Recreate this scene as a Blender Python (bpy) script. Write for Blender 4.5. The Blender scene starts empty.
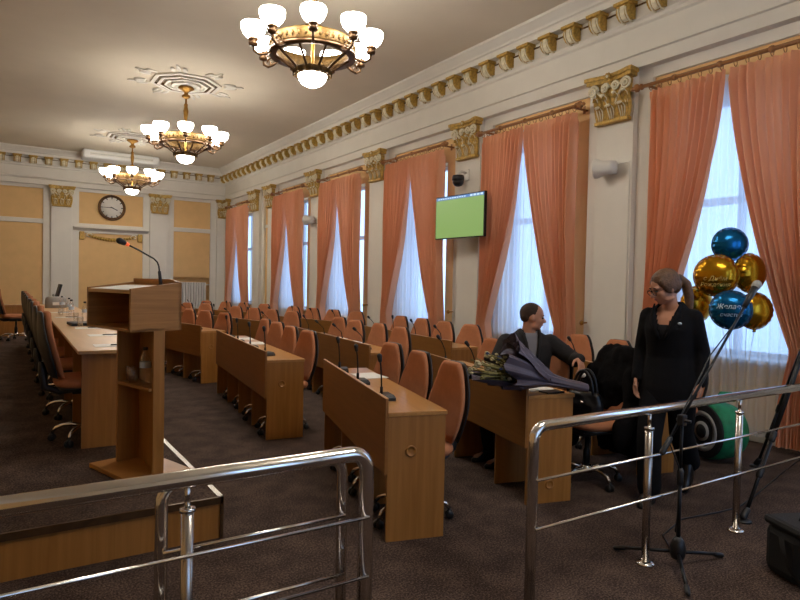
import bpy, bmesh, math, random
from mathutils import Vector, Matrix, noise
random.seed(7)
PI = math.pi
S = bpy.context.scene
COL = S.collection

# ------------------------------------------------------------------ camera
FPX, YAW, PITCH, ROLL, CAMH = 622.7, .57655, .02661, -.02088, 1.5
fw = Vector((math.sin(YAW)*math.cos(PITCH), math.cos(YAW)*math.cos(PITCH), -math.sin(PITCH)))
rt0 = Vector((math.cos(YAW), -math.sin(YAW), 0))
dn0 = fw.cross(rt0)
rt = math.cos(ROLL)*rt0 + math.sin(ROLL)*dn0
dn = -math.sin(ROLL)*rt0 + math.cos(ROLL)*dn0
cam = bpy.data.cameras.new('camera')
camo = bpy.data.objects.new('camera', cam)
COL.objects.link(camo)
cam.sensor_fit = 'HORIZONTAL'; cam.sensor_width = 36; cam.lens = FPX/800*36
cam.clip_start = .05; cam.clip_end = 200
camo.matrix_world = Matrix(((rt.x, -dn.x, -fw.x, 0), (rt.y, -dn.y, -fw.y, 0), (rt.z, -dn.z, -fw.z, CAMH), (0, 0, 0, 1)))
S.camera = camo

# ------------------------------------------------------------------ world / light / exposure
W = bpy.data.worlds.new('World'); S.world = W; W.use_nodes = True
bg = W.node_tree.nodes['Background']
bg.inputs[0].default_value = (.37, .60, 1.0, 1)
bg.inputs[1].default_value = .72
S.view_settings.view_transform = 'Standard'; S.view_settings.look = 'None'
S.view_settings.gamma = 1; S.view_settings.exposure = 2.3
try: S.view_settings.use_curve_mapping = False
except Exception: pass
S.cycles.max_bounces = 8; S.cycles.diffuse_bounces = 4; S.cycles.glossy_bounces = 3
S.cycles.transmission_bounces = 6; S.cycles.transparent_max_bounces = 16
S.cycles.sample_clamp_indirect = 4
S.cycles.caustics_reflective = False; S.cycles.caustics_refractive = False
SHADE_POWER = 8.0
BULB_W = 2.6

PIL_Y = [-.55, 2.2, 4.95, 7.70, 10.50, 13.30, 16.07, 17.27, 19.85]
WIN_Y = [3.575, 6.325, 9.10, 11.90, 14.685, 18.56]
for wy in [.825]+WIN_Y:
    l = bpy.data.lights.new('window_portal', 'AREA'); l.shape = 'RECTANGLE'
    l.size = 1.36; l.size_y = 2.75; l.cycles.is_portal = True
    o = bpy.data.objects.new('window_portal', l); COL.objects.link(o)
    o.location = (6.78, wy, 2.16)
    o.matrix_world = Matrix(((0, 0, 1, 6.78), (1, 0, 0, wy), (0, 1, 0, 2.16), (0, 0, 0, 1)))

for nx in (2.0, 4.6):  # portals for the two unseen windows added behind the camera
    l = bpy.data.lights.new('window_portal', 'AREA'); l.shape = 'RECTANGLE'
    l.size = 1.6; l.size_y = 2.8; l.cycles.is_portal = True
    o = bpy.data.objects.new('window_portal', l); COL.objects.link(o)
    o.matrix_world = Matrix(((1, 0, 0, nx), (0, 0, -1, -3.75), (0, 1, 0, 2.2), (0, 0, 0, 1)))
# ------------------------------------------------------------------ materials
def srgb(r, g, b):
    f = lambda c: (c/255/12.92) if c <= 10 else ((c/255+.055)/1.055)**2.4
    return (f(r), f(g), f(b), 1)
def mat(name, col, rough=.6, metal=0, var=0, vscale=8, bump=0, bscale=60, spec=.5, coat=0):
    m = bpy.data.materials.new(name); m.use_nodes = True
    nt = m.node_tree; b = nt.nodes['Principled BSDF']
    b.inputs['Base Color'].default_value = col; b.inputs['Roughness'].default_value = rough
    b.inputs['Metallic'].default_value = metal
    b.inputs['Specular IOR Level'].default_value = spec
    if coat: b.inputs['Coat Weight'].default_value = coat
    tc = nt.nodes.new('ShaderNodeTexCoord')
    if var:
        n = nt.nodes.new('ShaderNodeTexNoise'); n.inputs['Scale'].default_value = vscale; n.inputs['Detail'].default_value = 4
        nt.links.new(tc.outputs['Object'], n.inputs['Vector'])
        r = nt.nodes.new('ShaderNodeValToRGB')
        r.color_ramp.elements[0].position = .3; r.color_ramp.elements[1].position = .7
        r.color_ramp.elements[0].color = (col[0]*(1-var), col[1]*(1-var), col[2]*(1-var), 1)
        r.color_ramp.elements[1].color = (min(1, col[0]*(1+var)), min(1, col[1]*(1+var)), min(1, col[2]*(1+var)), 1)
        nt.links.new(n.outputs['Fac'], r.inputs[0]); nt.links.new(r.outputs[0], b.inputs['Base Color'])
    if bump:
        n2 = nt.nodes.new('ShaderNodeTexNoise'); n2.inputs['Scale'].default_value = bscale; n2.inputs['Detail'].default_value = 3
        nt.links.new(tc.outputs['Object'], n2.inputs['Vector'])
        bp = nt.nodes.new('ShaderNodeBump'); bp.inputs['Strength'].default_value = bump; bp.inputs['Distance'].default_value = .01
        nt.links.new(n2.outputs['Fac'], bp.inputs['Height']); nt.links.new(bp.outputs[0], b.inputs['Normal'])
    return m
def wood(name, c1, c2, scale=(34, 34, 1.6), rough=.42):
    m = mat(name, c1, rough); nt = m.node_tree; b = nt.nodes['Principled BSDF']
    tc = nt.nodes.new('ShaderNodeTexCoord'); mp = nt.nodes.new('ShaderNodeMapping'); mp.inputs['Scale'].default_value = scale
    n = nt.nodes.new('ShaderNodeTexNoise'); n.inputs['Scale'].default_value = 1; n.inputs['Detail'].default_value = 5; n.inputs['Distortion'].default_value = .6
    r = nt.nodes.new('ShaderNodeValToRGB'); r.color_ramp.elements[0].position = .32; r.color_ramp.elements[1].position = .68
    r.color_ramp.elements[0].color = c1; r.color_ramp.elements[1].color = c2
    L = nt.links.new
    L(tc.outputs['Object'], mp.inputs[0]); L(mp.outputs[0], n.inputs['Vector']); L(n.outputs['Fac'], r.inputs[0]); L(r.outputs[0], b.inputs['Base Color'])
    return m
def cloth_mat(name, col, trans, transp, trough=.8, fold=0):
    m = bpy.data.materials.new(name); m.use_nodes = True; nt = m.node_tree
    for n in list(nt.nodes): nt.nodes.remove(n)
    L = nt.links.new
    out = nt.nodes.new('ShaderNodeOutputMaterial')
    d = nt.nodes.new('ShaderNodeBsdfDiffuse'); d.inputs[0].default_value = col
    t = nt.nodes.new('ShaderNodeBsdfTranslucent'); t.inputs[0].default_value = col
    a = nt.nodes.new('ShaderNodeMixShader'); a.inputs[0].default_value = trans
    L(d.outputs[0], a.inputs[1]); L(t.outputs[0], a.inputs[2])
    if transp:
        p = nt.nodes.new('ShaderNodeBsdfTransparent')
        c = nt.nodes.new('ShaderNodeMixShader'); c.inputs[0].default_value = transp
        L(a.outputs[0], c.inputs[1]); L(p.outputs[0], c.inputs[2]); L(c.outputs[0], out.inputs[0])
    else:
        L(a.outputs[0], out.inputs[0])
    return m
def emis(name, col, strength, base=None):
    m = mat(name, base or col, .4); b = m.node_tree.nodes['Principled BSDF']
    b.inputs['Emission Color'].default_value = col; b.inputs['Emission Strength'].default_value = strength
    return m
def glass_mat(name, tint=(1, 1, 1, 1), gl=.08, rough=.02):
    m = bpy.data.materials.new(name); m.use_nodes = True; nt = m.node_tree
    for n in list(nt.nodes): nt.nodes.remove(n)
    out = nt.nodes.new('ShaderNodeOutputMaterial'); p = nt.nodes.new('ShaderNodeBsdfTransparent'); p.inputs[0].default_value = tint
    g = nt.nodes.new('ShaderNodeBsdfGlossy'); g.inputs['Roughness'].default_value = rough
    lw = nt.nodes.new('ShaderNodeLayerWeight'); lw.inputs[0].default_value = .25
    ma = nt.nodes.new('ShaderNodeMath'); ma.operation = 'MULTIPLY_ADD'; ma.inputs[1].default_value = .55; ma.inputs[2].default_value = gl
    nt.links.new(lw.outputs['Facing'], ma.inputs[0])
    x = nt.nodes.new('ShaderNodeMixShader'); nt.links.new(ma.outputs[0], x.inputs[0])
    nt.links.new(p.outputs[0], x.inputs[1]); nt.links.new(g.outputs[0], x.inputs[2]); nt.links.new(x.outputs[0], out.inputs[0])
    return m

M = {}
M['cream'] = mat('cream_plaster', srgb(222, 217, 206), .75, var=.03, vscale=3)
M['ceil'] = mat('ceiling_plaster', srgb(218, 207, 186), .85, var=.03, vscale=1.5)
M['peach'] = mat('peach_plaster', srgb(226, 186, 128), .8, var=.04, vscale=4)
M['white'] = mat('white_paint', srgb(225, 224, 220), .5)
M['gold'] = mat('gold_leaf', srgb(98, 72, 30), .5, .5, var=.45, vscale=28, bump=.5, bscale=45)
M['goldp'] = mat('gilded_plaster', srgb(184, 148, 70), .5, .25, var=.35, vscale=30, bump=.6, bscale=60)
M['goldcream'] = mat('whitened_gilding', srgb(226, 216, 186), .55, var=.12, vscale=40)
M['brass'] = mat('polished_brass', srgb(168, 126, 62), .35, .9, var=.2, vscale=20)
M['bronze'] = mat('dark_bronze', srgb(92, 66, 40), .4, .7, var=.2, vscale=20)
M['wood'] = wood('beech_laminate', srgb(150, 99, 40), srgb(168, 114, 52))
M['woodshade'] = wood('beech_laminate_shaded', srgb(138, 89, 35), srgb(150, 99, 43), (30, 1.6, 30))  # same beech, painted darker for the shade on front panels, grain lengthwise
M['woodtop'] = wood('beech_worktop', srgb(176, 124, 66), srgb(190, 138, 78), (34, 1.6, 34), .28)
M['woodh'] = wood('beech_grain_horizontal', srgb(152, 102, 46), srgb(178, 124, 62), (2, 2, 40))
M['edge'] = mat('pale_top_edge', srgb(196, 150, 100), .35)  # paler tone along the top edge of the desk front panels
M['tabletop'] = wood('pale_table_laminate', srgb(196, 154, 100), srgb(206, 164, 110), (20, 1.5, 20), .35)
M['fabric'] = mat('terracotta_upholstery', srgb(182, 120, 84), .9, var=.08, vscale=14, bump=.25, bscale=220, spec=.15)
M['black'] = mat('black_plastic', srgb(24, 22, 22), .45)
M['blackm'] = mat('black_metal', srgb(16, 16, 17), .4, .3)
M['chrome'] = mat('polished_steel', (.78, .74, .68, 1), .16, 1)
M['steel'] = mat('brushed_steel', (.50, .45, .40, 1), .26, 1)
M['curtain'] = cloth_mat('salmon_curtain_fabric', srgb(238, 178, 138), .34, 0)
M['sheer'] = cloth_mat('white_sheer_voile', (.86, .88, .92, 1), .62, .26)
M['rod'] = wood('turned_curtain_rod_wood', srgb(140, 92, 46), srgb(158, 106, 56), (20, 3, 20))
M['radiator'] = mat('radiator_enamel', srgb(226, 224, 216), .4)
M['shade'] = emis('opal_glass_shade', (1, .94, .85, 1), SHADE_POWER, (.9, .88, .84, 1))
M['shadein'] = mat('opal_glass_inside', (.8, .78, .72, 1), .5)
M['glass'] = glass_mat('clear_glass')
M['pane'] = glass_mat('window_glass', (.97, .98, 1, 1), .03)
M['paper'] = mat('white_paper', srgb(235, 232, 225), .8)
M['screen'] = emis('lit_green_screen', srgb(140, 176, 96), .17, (.02, .02, .02, 1))
M['taskbar'] = emis('lit_blue_taskbar', srgb(60, 110, 170), .25, (.02, .02, .02, 1))
M['icon'] = emis('lit_white_icons', srgb(200, 225, 240), .25, (.02, .02, .02, 1))
M['grey'] = mat('grey_plastic', srgb(150, 148, 142), .5)
M['whitep'] = mat('white_plastic', srgb(214, 210, 200), .45)
M['skin'] = mat('skin', srgb(188, 134, 106), .55, var=.05, vscale=12, spec=.35)
M['lip'] = mat('lips', srgb(165, 88, 80), .5)
M['hairw'] = mat('dark_blond_hair', srgb(92, 62, 38), .55, var=.3, vscale=40, bump=.5, bscale=90)
M['hairm'] = mat('short_brown_hair', srgb(58, 40, 28), .85, var=.2, vscale=60)
M['eye'] = mat('dark_eye', srgb(25, 20, 18), .2)
M['blackcloth'] = mat('black_suit_cloth', srgb(19, 18, 20), .9, var=.15, vscale=20, bump=.2, bscale=150, spec=.15)
M['topcloth'] = mat('black_knit_top', srgb(27, 25, 27), .85, spec=.2)
M['jacket'] = mat('dark_brown_jacket', srgb(25, 20, 20), .85, var=.2, vscale=10, bump=.3, bscale=40)
M['shirt'] = mat('grey_shirt', srgb(128, 124, 128), .85)
M['coat'] = mat('black_wool_coat', srgb(17, 15, 16), .95, var=.2, vscale=15, bump=.4, bscale=60, spec=.1)
M['leather'] = mat('black_leather', srgb(16, 15, 17), .3)
M['bluefoil'] = mat('blue_foil', srgb(8, 96, 150), .22, .75)
M['goldfoil'] = mat('gold_foil', srgb(186, 136, 28), .2, .9)
M['print'] = mat('pale_print', srgb(210, 225, 235), .5)
M['printgold'] = mat('pale_gold_print', srgb(240, 214, 130), .4, .4)
M['green'] = mat('green_cloth', srgb(18, 128, 84), .6, var=.3, vscale=14, bump=.4, bscale=40)
M['teal'] = mat('teal_cloth', srgb(14, 84, 92), .6, var=.3, vscale=20)
M['wrap'] = mat('dark_purple_wrapping_paper', srgb(84, 74, 84), .4, var=.15, vscale=8)
M['petal'] = mat('cream_petals', srgb(190, 178, 138), .8)
M['petalb'] = mat('blue_petals', srgb(52, 72, 118), .7)
M['leaf'] = mat('dry_green_leaf', srgb(120, 112, 62), .7)
M['ring'] = mat('pale_grey_ring', srgb(170, 168, 164), .5)
M['orange'] = emis('orange_light_ring', srgb(255, 110, 60), .18)
M['cap'] = mat('dark_bottle_cap', srgb(40, 30, 32), .5)
M['label'] = mat('pale_bottle_label', srgb(196, 206, 214), .6)
M['nylon'] = mat('black_nylon', srgb(18, 17, 18), .75, bump=.3, bscale=200)
M['clockface'] = mat('clock_face', srgb(228, 224, 214), .5)
M['bark'] = mat('snowy_bark', srgb(150, 145, 140), .9, var=.4, vscale=6)
# carpet
def carpet():
    m = mat('brown_flecked_carpet', srgb(78, 62, 52), .95, spec=.1); nt = m.node_tree; b = nt.nodes['Principled BSDF']; L = nt.links.new
    tc = nt.nodes.new('ShaderNodeTexCoord')
    n = nt.nodes.new('ShaderNodeTexNoise'); n.inputs['Scale'].default_value = 95; n.inputs['Detail'].default_value = 4; n.inputs['Roughness'].default_value = .75
    n2 = nt.nodes.new('ShaderNodeTexNoise'); n2.inputs['Scale'].default_value = 5; n2.inputs['Detail'].default_value = 3
    ad = nt.nodes.new('ShaderNodeMath'); ad.operation = 'MULTIPLY_ADD'; ad.inputs[1].default_value = .22
    L(tc.outputs['Object'], n.inputs['Vector']); L(tc.outputs['Object'], n2.inputs['Vector'])
    L(n2.outputs['Fac'], ad.inputs[0]); L(n.outputs['Fac'], ad.inputs[2])
    r = nt.nodes.new('ShaderNodeValToRGB'); e = r.color_ramp.elements
    e[0].position = .50; e[0].color = srgb(44, 34, 30); e[1].position = .76; e[1].color = srgb(116, 97, 86)
    x = e.new(.6); x.color = srgb(70, 56, 49)
    L(ad.outputs[0], r.inputs[0]); L(r.outputs[0], b.inputs['Base Color'])
    bp = nt.nodes.new('ShaderNodeBump'); bp.inputs['Strength'].default_value = .5; bp.inputs['Distance'].default_value = .006
    L(n.outputs['Fac'], bp.inputs['Height']); L(bp.outputs[0], b.inputs['Normal'])
    return m
M['carpet'] = carpet()

# ------------------------------------------------------------------ geometry helpers
class MB:
    def __init__(s): s.v = []; s.f = []; s.sm = []; s.mi = []; s.cm = 0
    def add(s, vs, fs, smooth=False):
        o = len(s.v); s.v += [tuple(v) for v in vs]
        for f in fs: s.f.append(tuple(i+o for i in f)); s.sm.append(smooth); s.mi.append(s.cm)
        return s
    def box(s, x0, x1, y0, y1, z0, z1, T=None):
        vs = [Vector((x, y, z)) for z in (z0, z1) for y in (y0, y1) for x in (x0, x1)]
        if T is not None: vs = [T @ v for v in vs]
        return s.add(vs, [(0, 2, 3, 1), (4, 5, 7, 6), (0, 1, 5, 4), (2, 6, 7, 3), (0, 4, 6, 2), (1, 3, 7, 5)])
    def bbox(s, x0, x1, y0, y1, z0, z1, b=.004, T=None):
        # box with chamfered edges
        bm = bmesh.new(); bmesh.ops.create_cube(bm, size=1)
        for v in bm.verts: v.co = Vector(((x0+x1)/2+v.co.x*(x1-x0), (y0+y1)/2+v.co.y*(y1-y0), (z0+z1)/2+v.co.z*(z1-z0)))
        bmesh.ops.bevel(bm, geom=bm.edges[:], offset=b, segments=2, affect='EDGES', profile=.5)
        bm.verts.index_update()
        vs = [T @ v.co if T is not None else v.co for v in bm.verts]
        s.add(vs, [[v.index for v in f.verts] for f in bm.faces]); bm.free(); return s
    def loft(s, rings, caps=True, smooth=True, closed=True):
        n = len(rings[0]); vs = [p for r in rings for p in r]; fs = []
        for k in range(len(rings)-1):
            for i in range(n if closed else n-1):
                j = (i+1) % n
                fs.append((k*n+i, k*n+j, (k+1)*n+j, (k+1)*n+i))
        if caps:
            fs.append(tuple(range(n-1, -1, -1))); fs.append(tuple((len(rings)-1)*n+i for i in range(n)))
        return s.add(vs, fs, smooth)
    def tube(s, path, r, seg=8, caps=True):
        P = [Vector(p) for p in path]; rs = r if isinstance(r, (list, tuple)) else [r]*len(P)
        rings = []; up = None
        for i, p in enumerate(P):
            t = (P[min(i+1, len(P)-1)]-P[max(i-1, 0)]).normalized()
            if up is None:
                up = Vector((0, 0, 1)) if abs(t.z) < .9 else Vector((1, 0, 0))
            a = t.cross(up)
            if a.length < 1e-5: a = t.cross(Vector((0, 1, 0)))
            a.normalize(); b = a.cross(t).normalized(); up = b
            rings.append([p+rs[i]*(math.cos(2*PI*k/seg)*a+math.sin(2*PI*k/seg)*b) for k in range(seg)])
        return s.loft(rings, caps)
    def lathe(s, prof, seg=16, c=(0, 0, 0), T=None, caps=True):
        rings = []
        for r, z in prof:
            ring = [Vector((c[0]+r*math.cos(2*PI*k/seg), c[1]+r*math.sin(2*PI*k/seg), c[2]+z)) for k in range(seg)]
            if T is not None: ring = [T @ v for v in ring]
            rings.append(ring)
        return s.loft(rings, caps)
    def ell(s, c, r, seg=12, rings=8, T=None):
        c = Vector(c); R = []
        if not isinstance(r, (tuple, list)): r = (r, r, r)
        for i in range(rings+1):
            th = PI*(i+.0)/rings; th = min(max(th, .06), PI-.06)
            ring = []
            for k in range(seg):
                v = Vector((r[0]*math.sin(th)*math.cos(2*PI*k/seg), r[1]*math.sin(th)*math.sin(2*PI*k/seg), -r[2]*math.cos(th)))
                ring.append((T @ v if T is not None else v)+c)
            R.append(ring)
        return s.loft(R)
    def cap(s, p0, p1, r0, r1, seg=12):
        p0 = Vector(p0); p1 = Vector(p1); d = (p1-p0).normalized()
        path = []; rs = []
        for a in (85, 60, 30): path.append(p0-d*r0*math.sin(math.radians(a))); rs.append(r0*math.cos(math.radians(a)))
        path += [p0, p1]; rs += [r0, r1]
        for a in (30, 60, 85): path.append(p1+d*r1*math.sin(math.radians(a))); rs.append(r1*math.cos(math.radians(a)))
        return s.tube(path, rs, seg)
    def prism(s, poly, axis, a, b):
        # poly: list of 2d points; axis 'x','y','z' extrusion from a to b
        def P(u, v, w): return {'x': (w, u, v), 'y': (u, w, v), 'z': (u, v, w)}[axis]
        n = len(poly); vs = [P(u, v, a) for u, v in poly]+[P(u, v, b) for u, v in poly]
        fs = [tuple(range(n)), tuple(range(2*n-1, n-1, -1))]+[(i, i+n, (i+1) % n+n, (i+1) % n) for i in range(n)]
        return s.add(vs, fs)
    def sheet(s, fn, nu, nv, smooth=True):
        vs = [fn(i/nu, j/nv) for j in range(nv+1) for i in range(nu+1)]
        fs = [(j*(nu+1)+i, j*(nu+1)+i+1, (j+1)*(nu+1)+i+1, (j+1)*(nu+1)+i) for j in range(nv) for i in range(nu)]
        return s.add(vs, fs, smooth)
    def xf(s, T, start=0):
        s.v = s.v[:start]+[tuple(T @ Vector(v)) for v in s.v[start:]]; return s
    def mesh(s, name, mats):
        me = bpy.data.meshes.new(name); me.from_pydata(s.v, [], s.f)
        if not isinstance(mats, (list, tuple)): mats = [mats]
        for m in mats: me.materials.append(M[m] if isinstance(m, str) else m)
        for p, sm, mi in zip(me.polygons, s.sm, s.mi): p.use_smooth = sm; p.material_index = mi
        bm = bmesh.new(); bm.from_mesh(me); bmesh.ops.recalc_face_normals(bm, faces=bm.faces[:]); bm.to_mesh(me); bm.free()
        me.update(); return me
    def build(s, name, mats, parent=None, loc=None, rz=0):
        o = bpy.data.objects.new(name, s.mesh(name, mats)); COL.objects.link(o)
        if parent is not None: o.parent = parent
        if loc is not None: o.location = loc
        if rz: o.rotation_euler.z = rz
        return o
def tag(o, label=None, cat=None, group=None, kind=None):
    if label: o['label'] = label
    if cat: o['category'] = cat
    if group: o['group'] = group
    if kind: o['kind'] = kind
    return o
def empty(name, loc=(0, 0, 0), rz=0, label=None, cat=None, group=None):
    o = bpy.data.objects.new(name, None); COL.objects.link(o); o.location = loc; o.rotation_euler.z = rz
    o.empty_display_size = .1
    return tag(o, label, cat, group)
def inst(name, me, parent=None, loc=(0, 0, 0), rz=0):
    o = bpy.data.objects.new(name, me); COL.objects.link(o); o.parent = parent; o.location = loc; o.rotation_euler.z = rz
    return o
def dup(o, parent=None):
    c = o.copy(); COL.objects.link(c); c.parent = parent
    for ch in [x for x in KIDS.get(o.name, [])]: dup(ch, c)
    return c
KIDS = {}
def index_kids():
    KIDS.clear()
    for o in bpy.data.objects:
        if o.parent: KIDS.setdefault(o.parent.name, []).append(o)
def struct(name, mb, m):
    o = mb.build(name, m); o['kind'] = 'structure'; return o
def remesh(name, mb, m, voxel, smooth=4, parent=None, subsmooth=.5):
    me = mb.mesh(name+'_src', m); o = bpy.data.objects.new(name, me); COL.objects.link(o)
    r = o.modifiers.new('r', 'REMESH'); r.mode = 'VOXEL'; r.voxel_size = voxel; r.use_smooth_shade = True
    if smooth:
        k = o.modifiers.new('s', 'SMOOTH'); k.iterations = smooth; k.factor = subsmooth
    dg = bpy.context.evaluated_depsgraph_get(); dg.update()
    me2 = bpy.data.meshes.new_from_object(o.evaluated_get(dg)); me2.name = name
    o.modifiers.clear(); o.data = me2; bpy.data.meshes.remove(me)
    if not me2.materials: me2.materials.append(M[m])
    for p in me2.polygons: p.use_smooth = True
    if parent is not None: o.parent = parent
    return o
def cull(o, fn):
    bm = bmesh.new(); bm.from_mesh(o.data)
    bmesh.ops.delete(bm, geom=[f for f in bm.faces if fn(f.calc_center_median())], context='FACES')
    bm.to_mesh(o.data); bm.free(); o.data.update()
ORD = ['first', 'second', 'third', 'fourth', 'fifth', 'sixth', 'seventh', 'eighth', 'ninth', 'tenth']

# ------------------------------------------------------------------ room shell
XL, YN, YB, XW, ZC = -2.4, -3.4, 20.25, 6.38, 5.02
ZA = 4.05
b = MB(); b.box(XL, 6.8, YN, 20.5, -.1, 0)
floor = struct('floor', b, 'carpet')
b = MB(); b.box(XL-.2, 6.8, YN, 20.5, ZC, ZC+.15)
ceiling = struct('ceiling', b, 'ceil')
# right wall with six openings
b = MB()
edges = [YN]
for wy in [.825]+WIN_Y:
    b.box(XW, XW+.34, edges[-1], wy-.68, 0, ZC); edges.append(wy+.68)
    b.box(XW, XW+.34, wy-.68, wy+.68, 0, .8); b.box(XW, XW+.34, wy-.68, wy+.68, 3.55, ZC)
b.box(XW, XW+.34, edges[-1], 20.5, 0, ZC)
wall_right = struct('wall_right', b, 'peach')
b = MB(); b.box(XL-.2, XL, YN, 20.5, 0, ZC); struct('wall_left', b, 'peach')
b = MB(); e0 = XL-.2
ADDED_WIN_X = [2.0, 4.6]  # unseen windows added behind the camera to brighten the foreground
for nx in ADDED_WIN_X:
    b.box(e0, nx-.8, YN-.3, YN, 0, ZC); b.box(nx-.8, nx+.8, YN-.3, YN, 0, .8); b.box(nx-.8, nx+.8, YN-.3, YN, 3.6, ZC); e0 = nx+.8
b.box(e0, 6.8, YN-.3, YN, 0, ZC)
struct('wall_near', b, 'cream')
for i, nx in enumerate(ADDED_WIN_X):  # frames and panes of the added windows
    w = empty('window_%d' % (i+8), (nx, YN, 0)); w['kind'] = 'structure'
    mb = MB()
    for x0, x1 in ((-.8, -.73), (.73, .8), (-.03, .03)): mb.box(x0, x1, -.24, -.17, .8, 3.6)
    for z0, z1 in ((.8, .87), (3.53, 3.6), (2.4, 2.48)): mb.box(-.8, .8, -.24, -.17, z0, z1)
    mb.build('window_frame', 'white', w)
    mb = MB(); mb.box(-.78, .78, -.21, -.204, .84, 3.56); mb.build('pane', 'pane', w)
# back wall with radiator niche
b = MB(); NX0, NX1, NZ0, NZ1 = 4.68, 5.9, .35, 1.56
b.box(XL, NX0, YB, 20.5, 0, ZC); b.box(NX1, 6.4, YB, 20.5, 0, ZC); b.box(NX0, NX1, YB, 20.5, 0, NZ0); b.box(NX0, NX1, YB, 20.5, NZ1, ZC); b.box(NX0, NX1, YB+.2, 20.5, NZ0, NZ1)
wall_back = struct('wall_back', b, 'peach')

# entablature profile (d = distance in from pilaster face, z)
PROF = [(-.12, 4.05), (.03, 4.05), (.03, 4.19), (.06, 4.20), (.06, 4.235), (.02, 4.25), (.02, 4.52), (.05, 4.54), (.05, 4.575), (.07, 4.60), (.07, 4.80),
        (.20, 4.80), (.20, 4.865), (.215, 4.88), (.235, 4.885), (.25, 4.91), (.29, 4.94), (.335, 4.975), (.35, 4.985), (.35, 5.02), (-.12, 5.02)]
PX = 6.25; PYB = 20.1
b = MB()
def sweep(path_fn, closed=False):
    pass
# mitred sweep along left wall -> back wall -> right wall
corn = []
LX = XL+.13
pts = [lambda d: (LX+d, YN), lambda d: (LX+d, PYB-d), lambda d: (PX-d, PYB-d), lambda d: (PX-d, YN)]
rings = [[Vector((*p(d), z)) for d, z in PROF] for p in pts]
b.loft(rings, caps=False, smooth=False, closed=True)
cornice = struct('trim_1', b, 'cream')
# dentil brackets
mb = MB(); mb.cm = 1
# bracket: top plate + scroll body, local: +X out from wall, width along Y
mb.bbox(0, .16, -.11, .11, .095, .135, .006)
mb.cm = 1
prof = [(0, -.06), (.05, -.065), (.09, -.05), (.125, -.015), (.135, .03), (.13, .07), (.12, .10), (0, .10)]
mb.prism(prof, 'y', -.085, .085)
mb.cm = 0
mb.prism([(.055, -.075), (.095, -.06), (.132, -.02), (.145, .03), (.14, .08), (.125, .08), (.128, .03), (.118, -.01), (.088, -.042), (.055, -.055)], 'y', -.028, .028)
for sy in (-1, 1): mb.tube([(.0, sy*.05, -.075), (.06, sy*.05, -.08), (.105, sy*.05, -.045), (.138, sy*.05, .0), (.148, sy*.05, .06)], .010, 5)
brk = mb.mesh('cornice_bracket', ['goldcream', 'goldp'])
y = 4.874+.2-.398*8; k = 0
while y < PYB-.3:
    if y > 2.0:
        o = inst('cornice_bracket', brk, cornice, (PX-.07, y*1.012, 4.665), PI)
    y += .398
x = .483-.37*1
while x < PX-.25:
    inst('cornice_bracket', brk, cornice, (x*1.012, PYB-.07, 4.665), -PI/2); x += .3692
# gold line between the brackets
b = MB(); b.box(PX-.085, PX-.068, 1.5, PYB-.07, 4.735, 4.752); b.box(-1, PX-.07, PYB-.085, PYB-.068, 4.735, 4.752)
b.build('gilded_fillet', 'gold', cornice)

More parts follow.
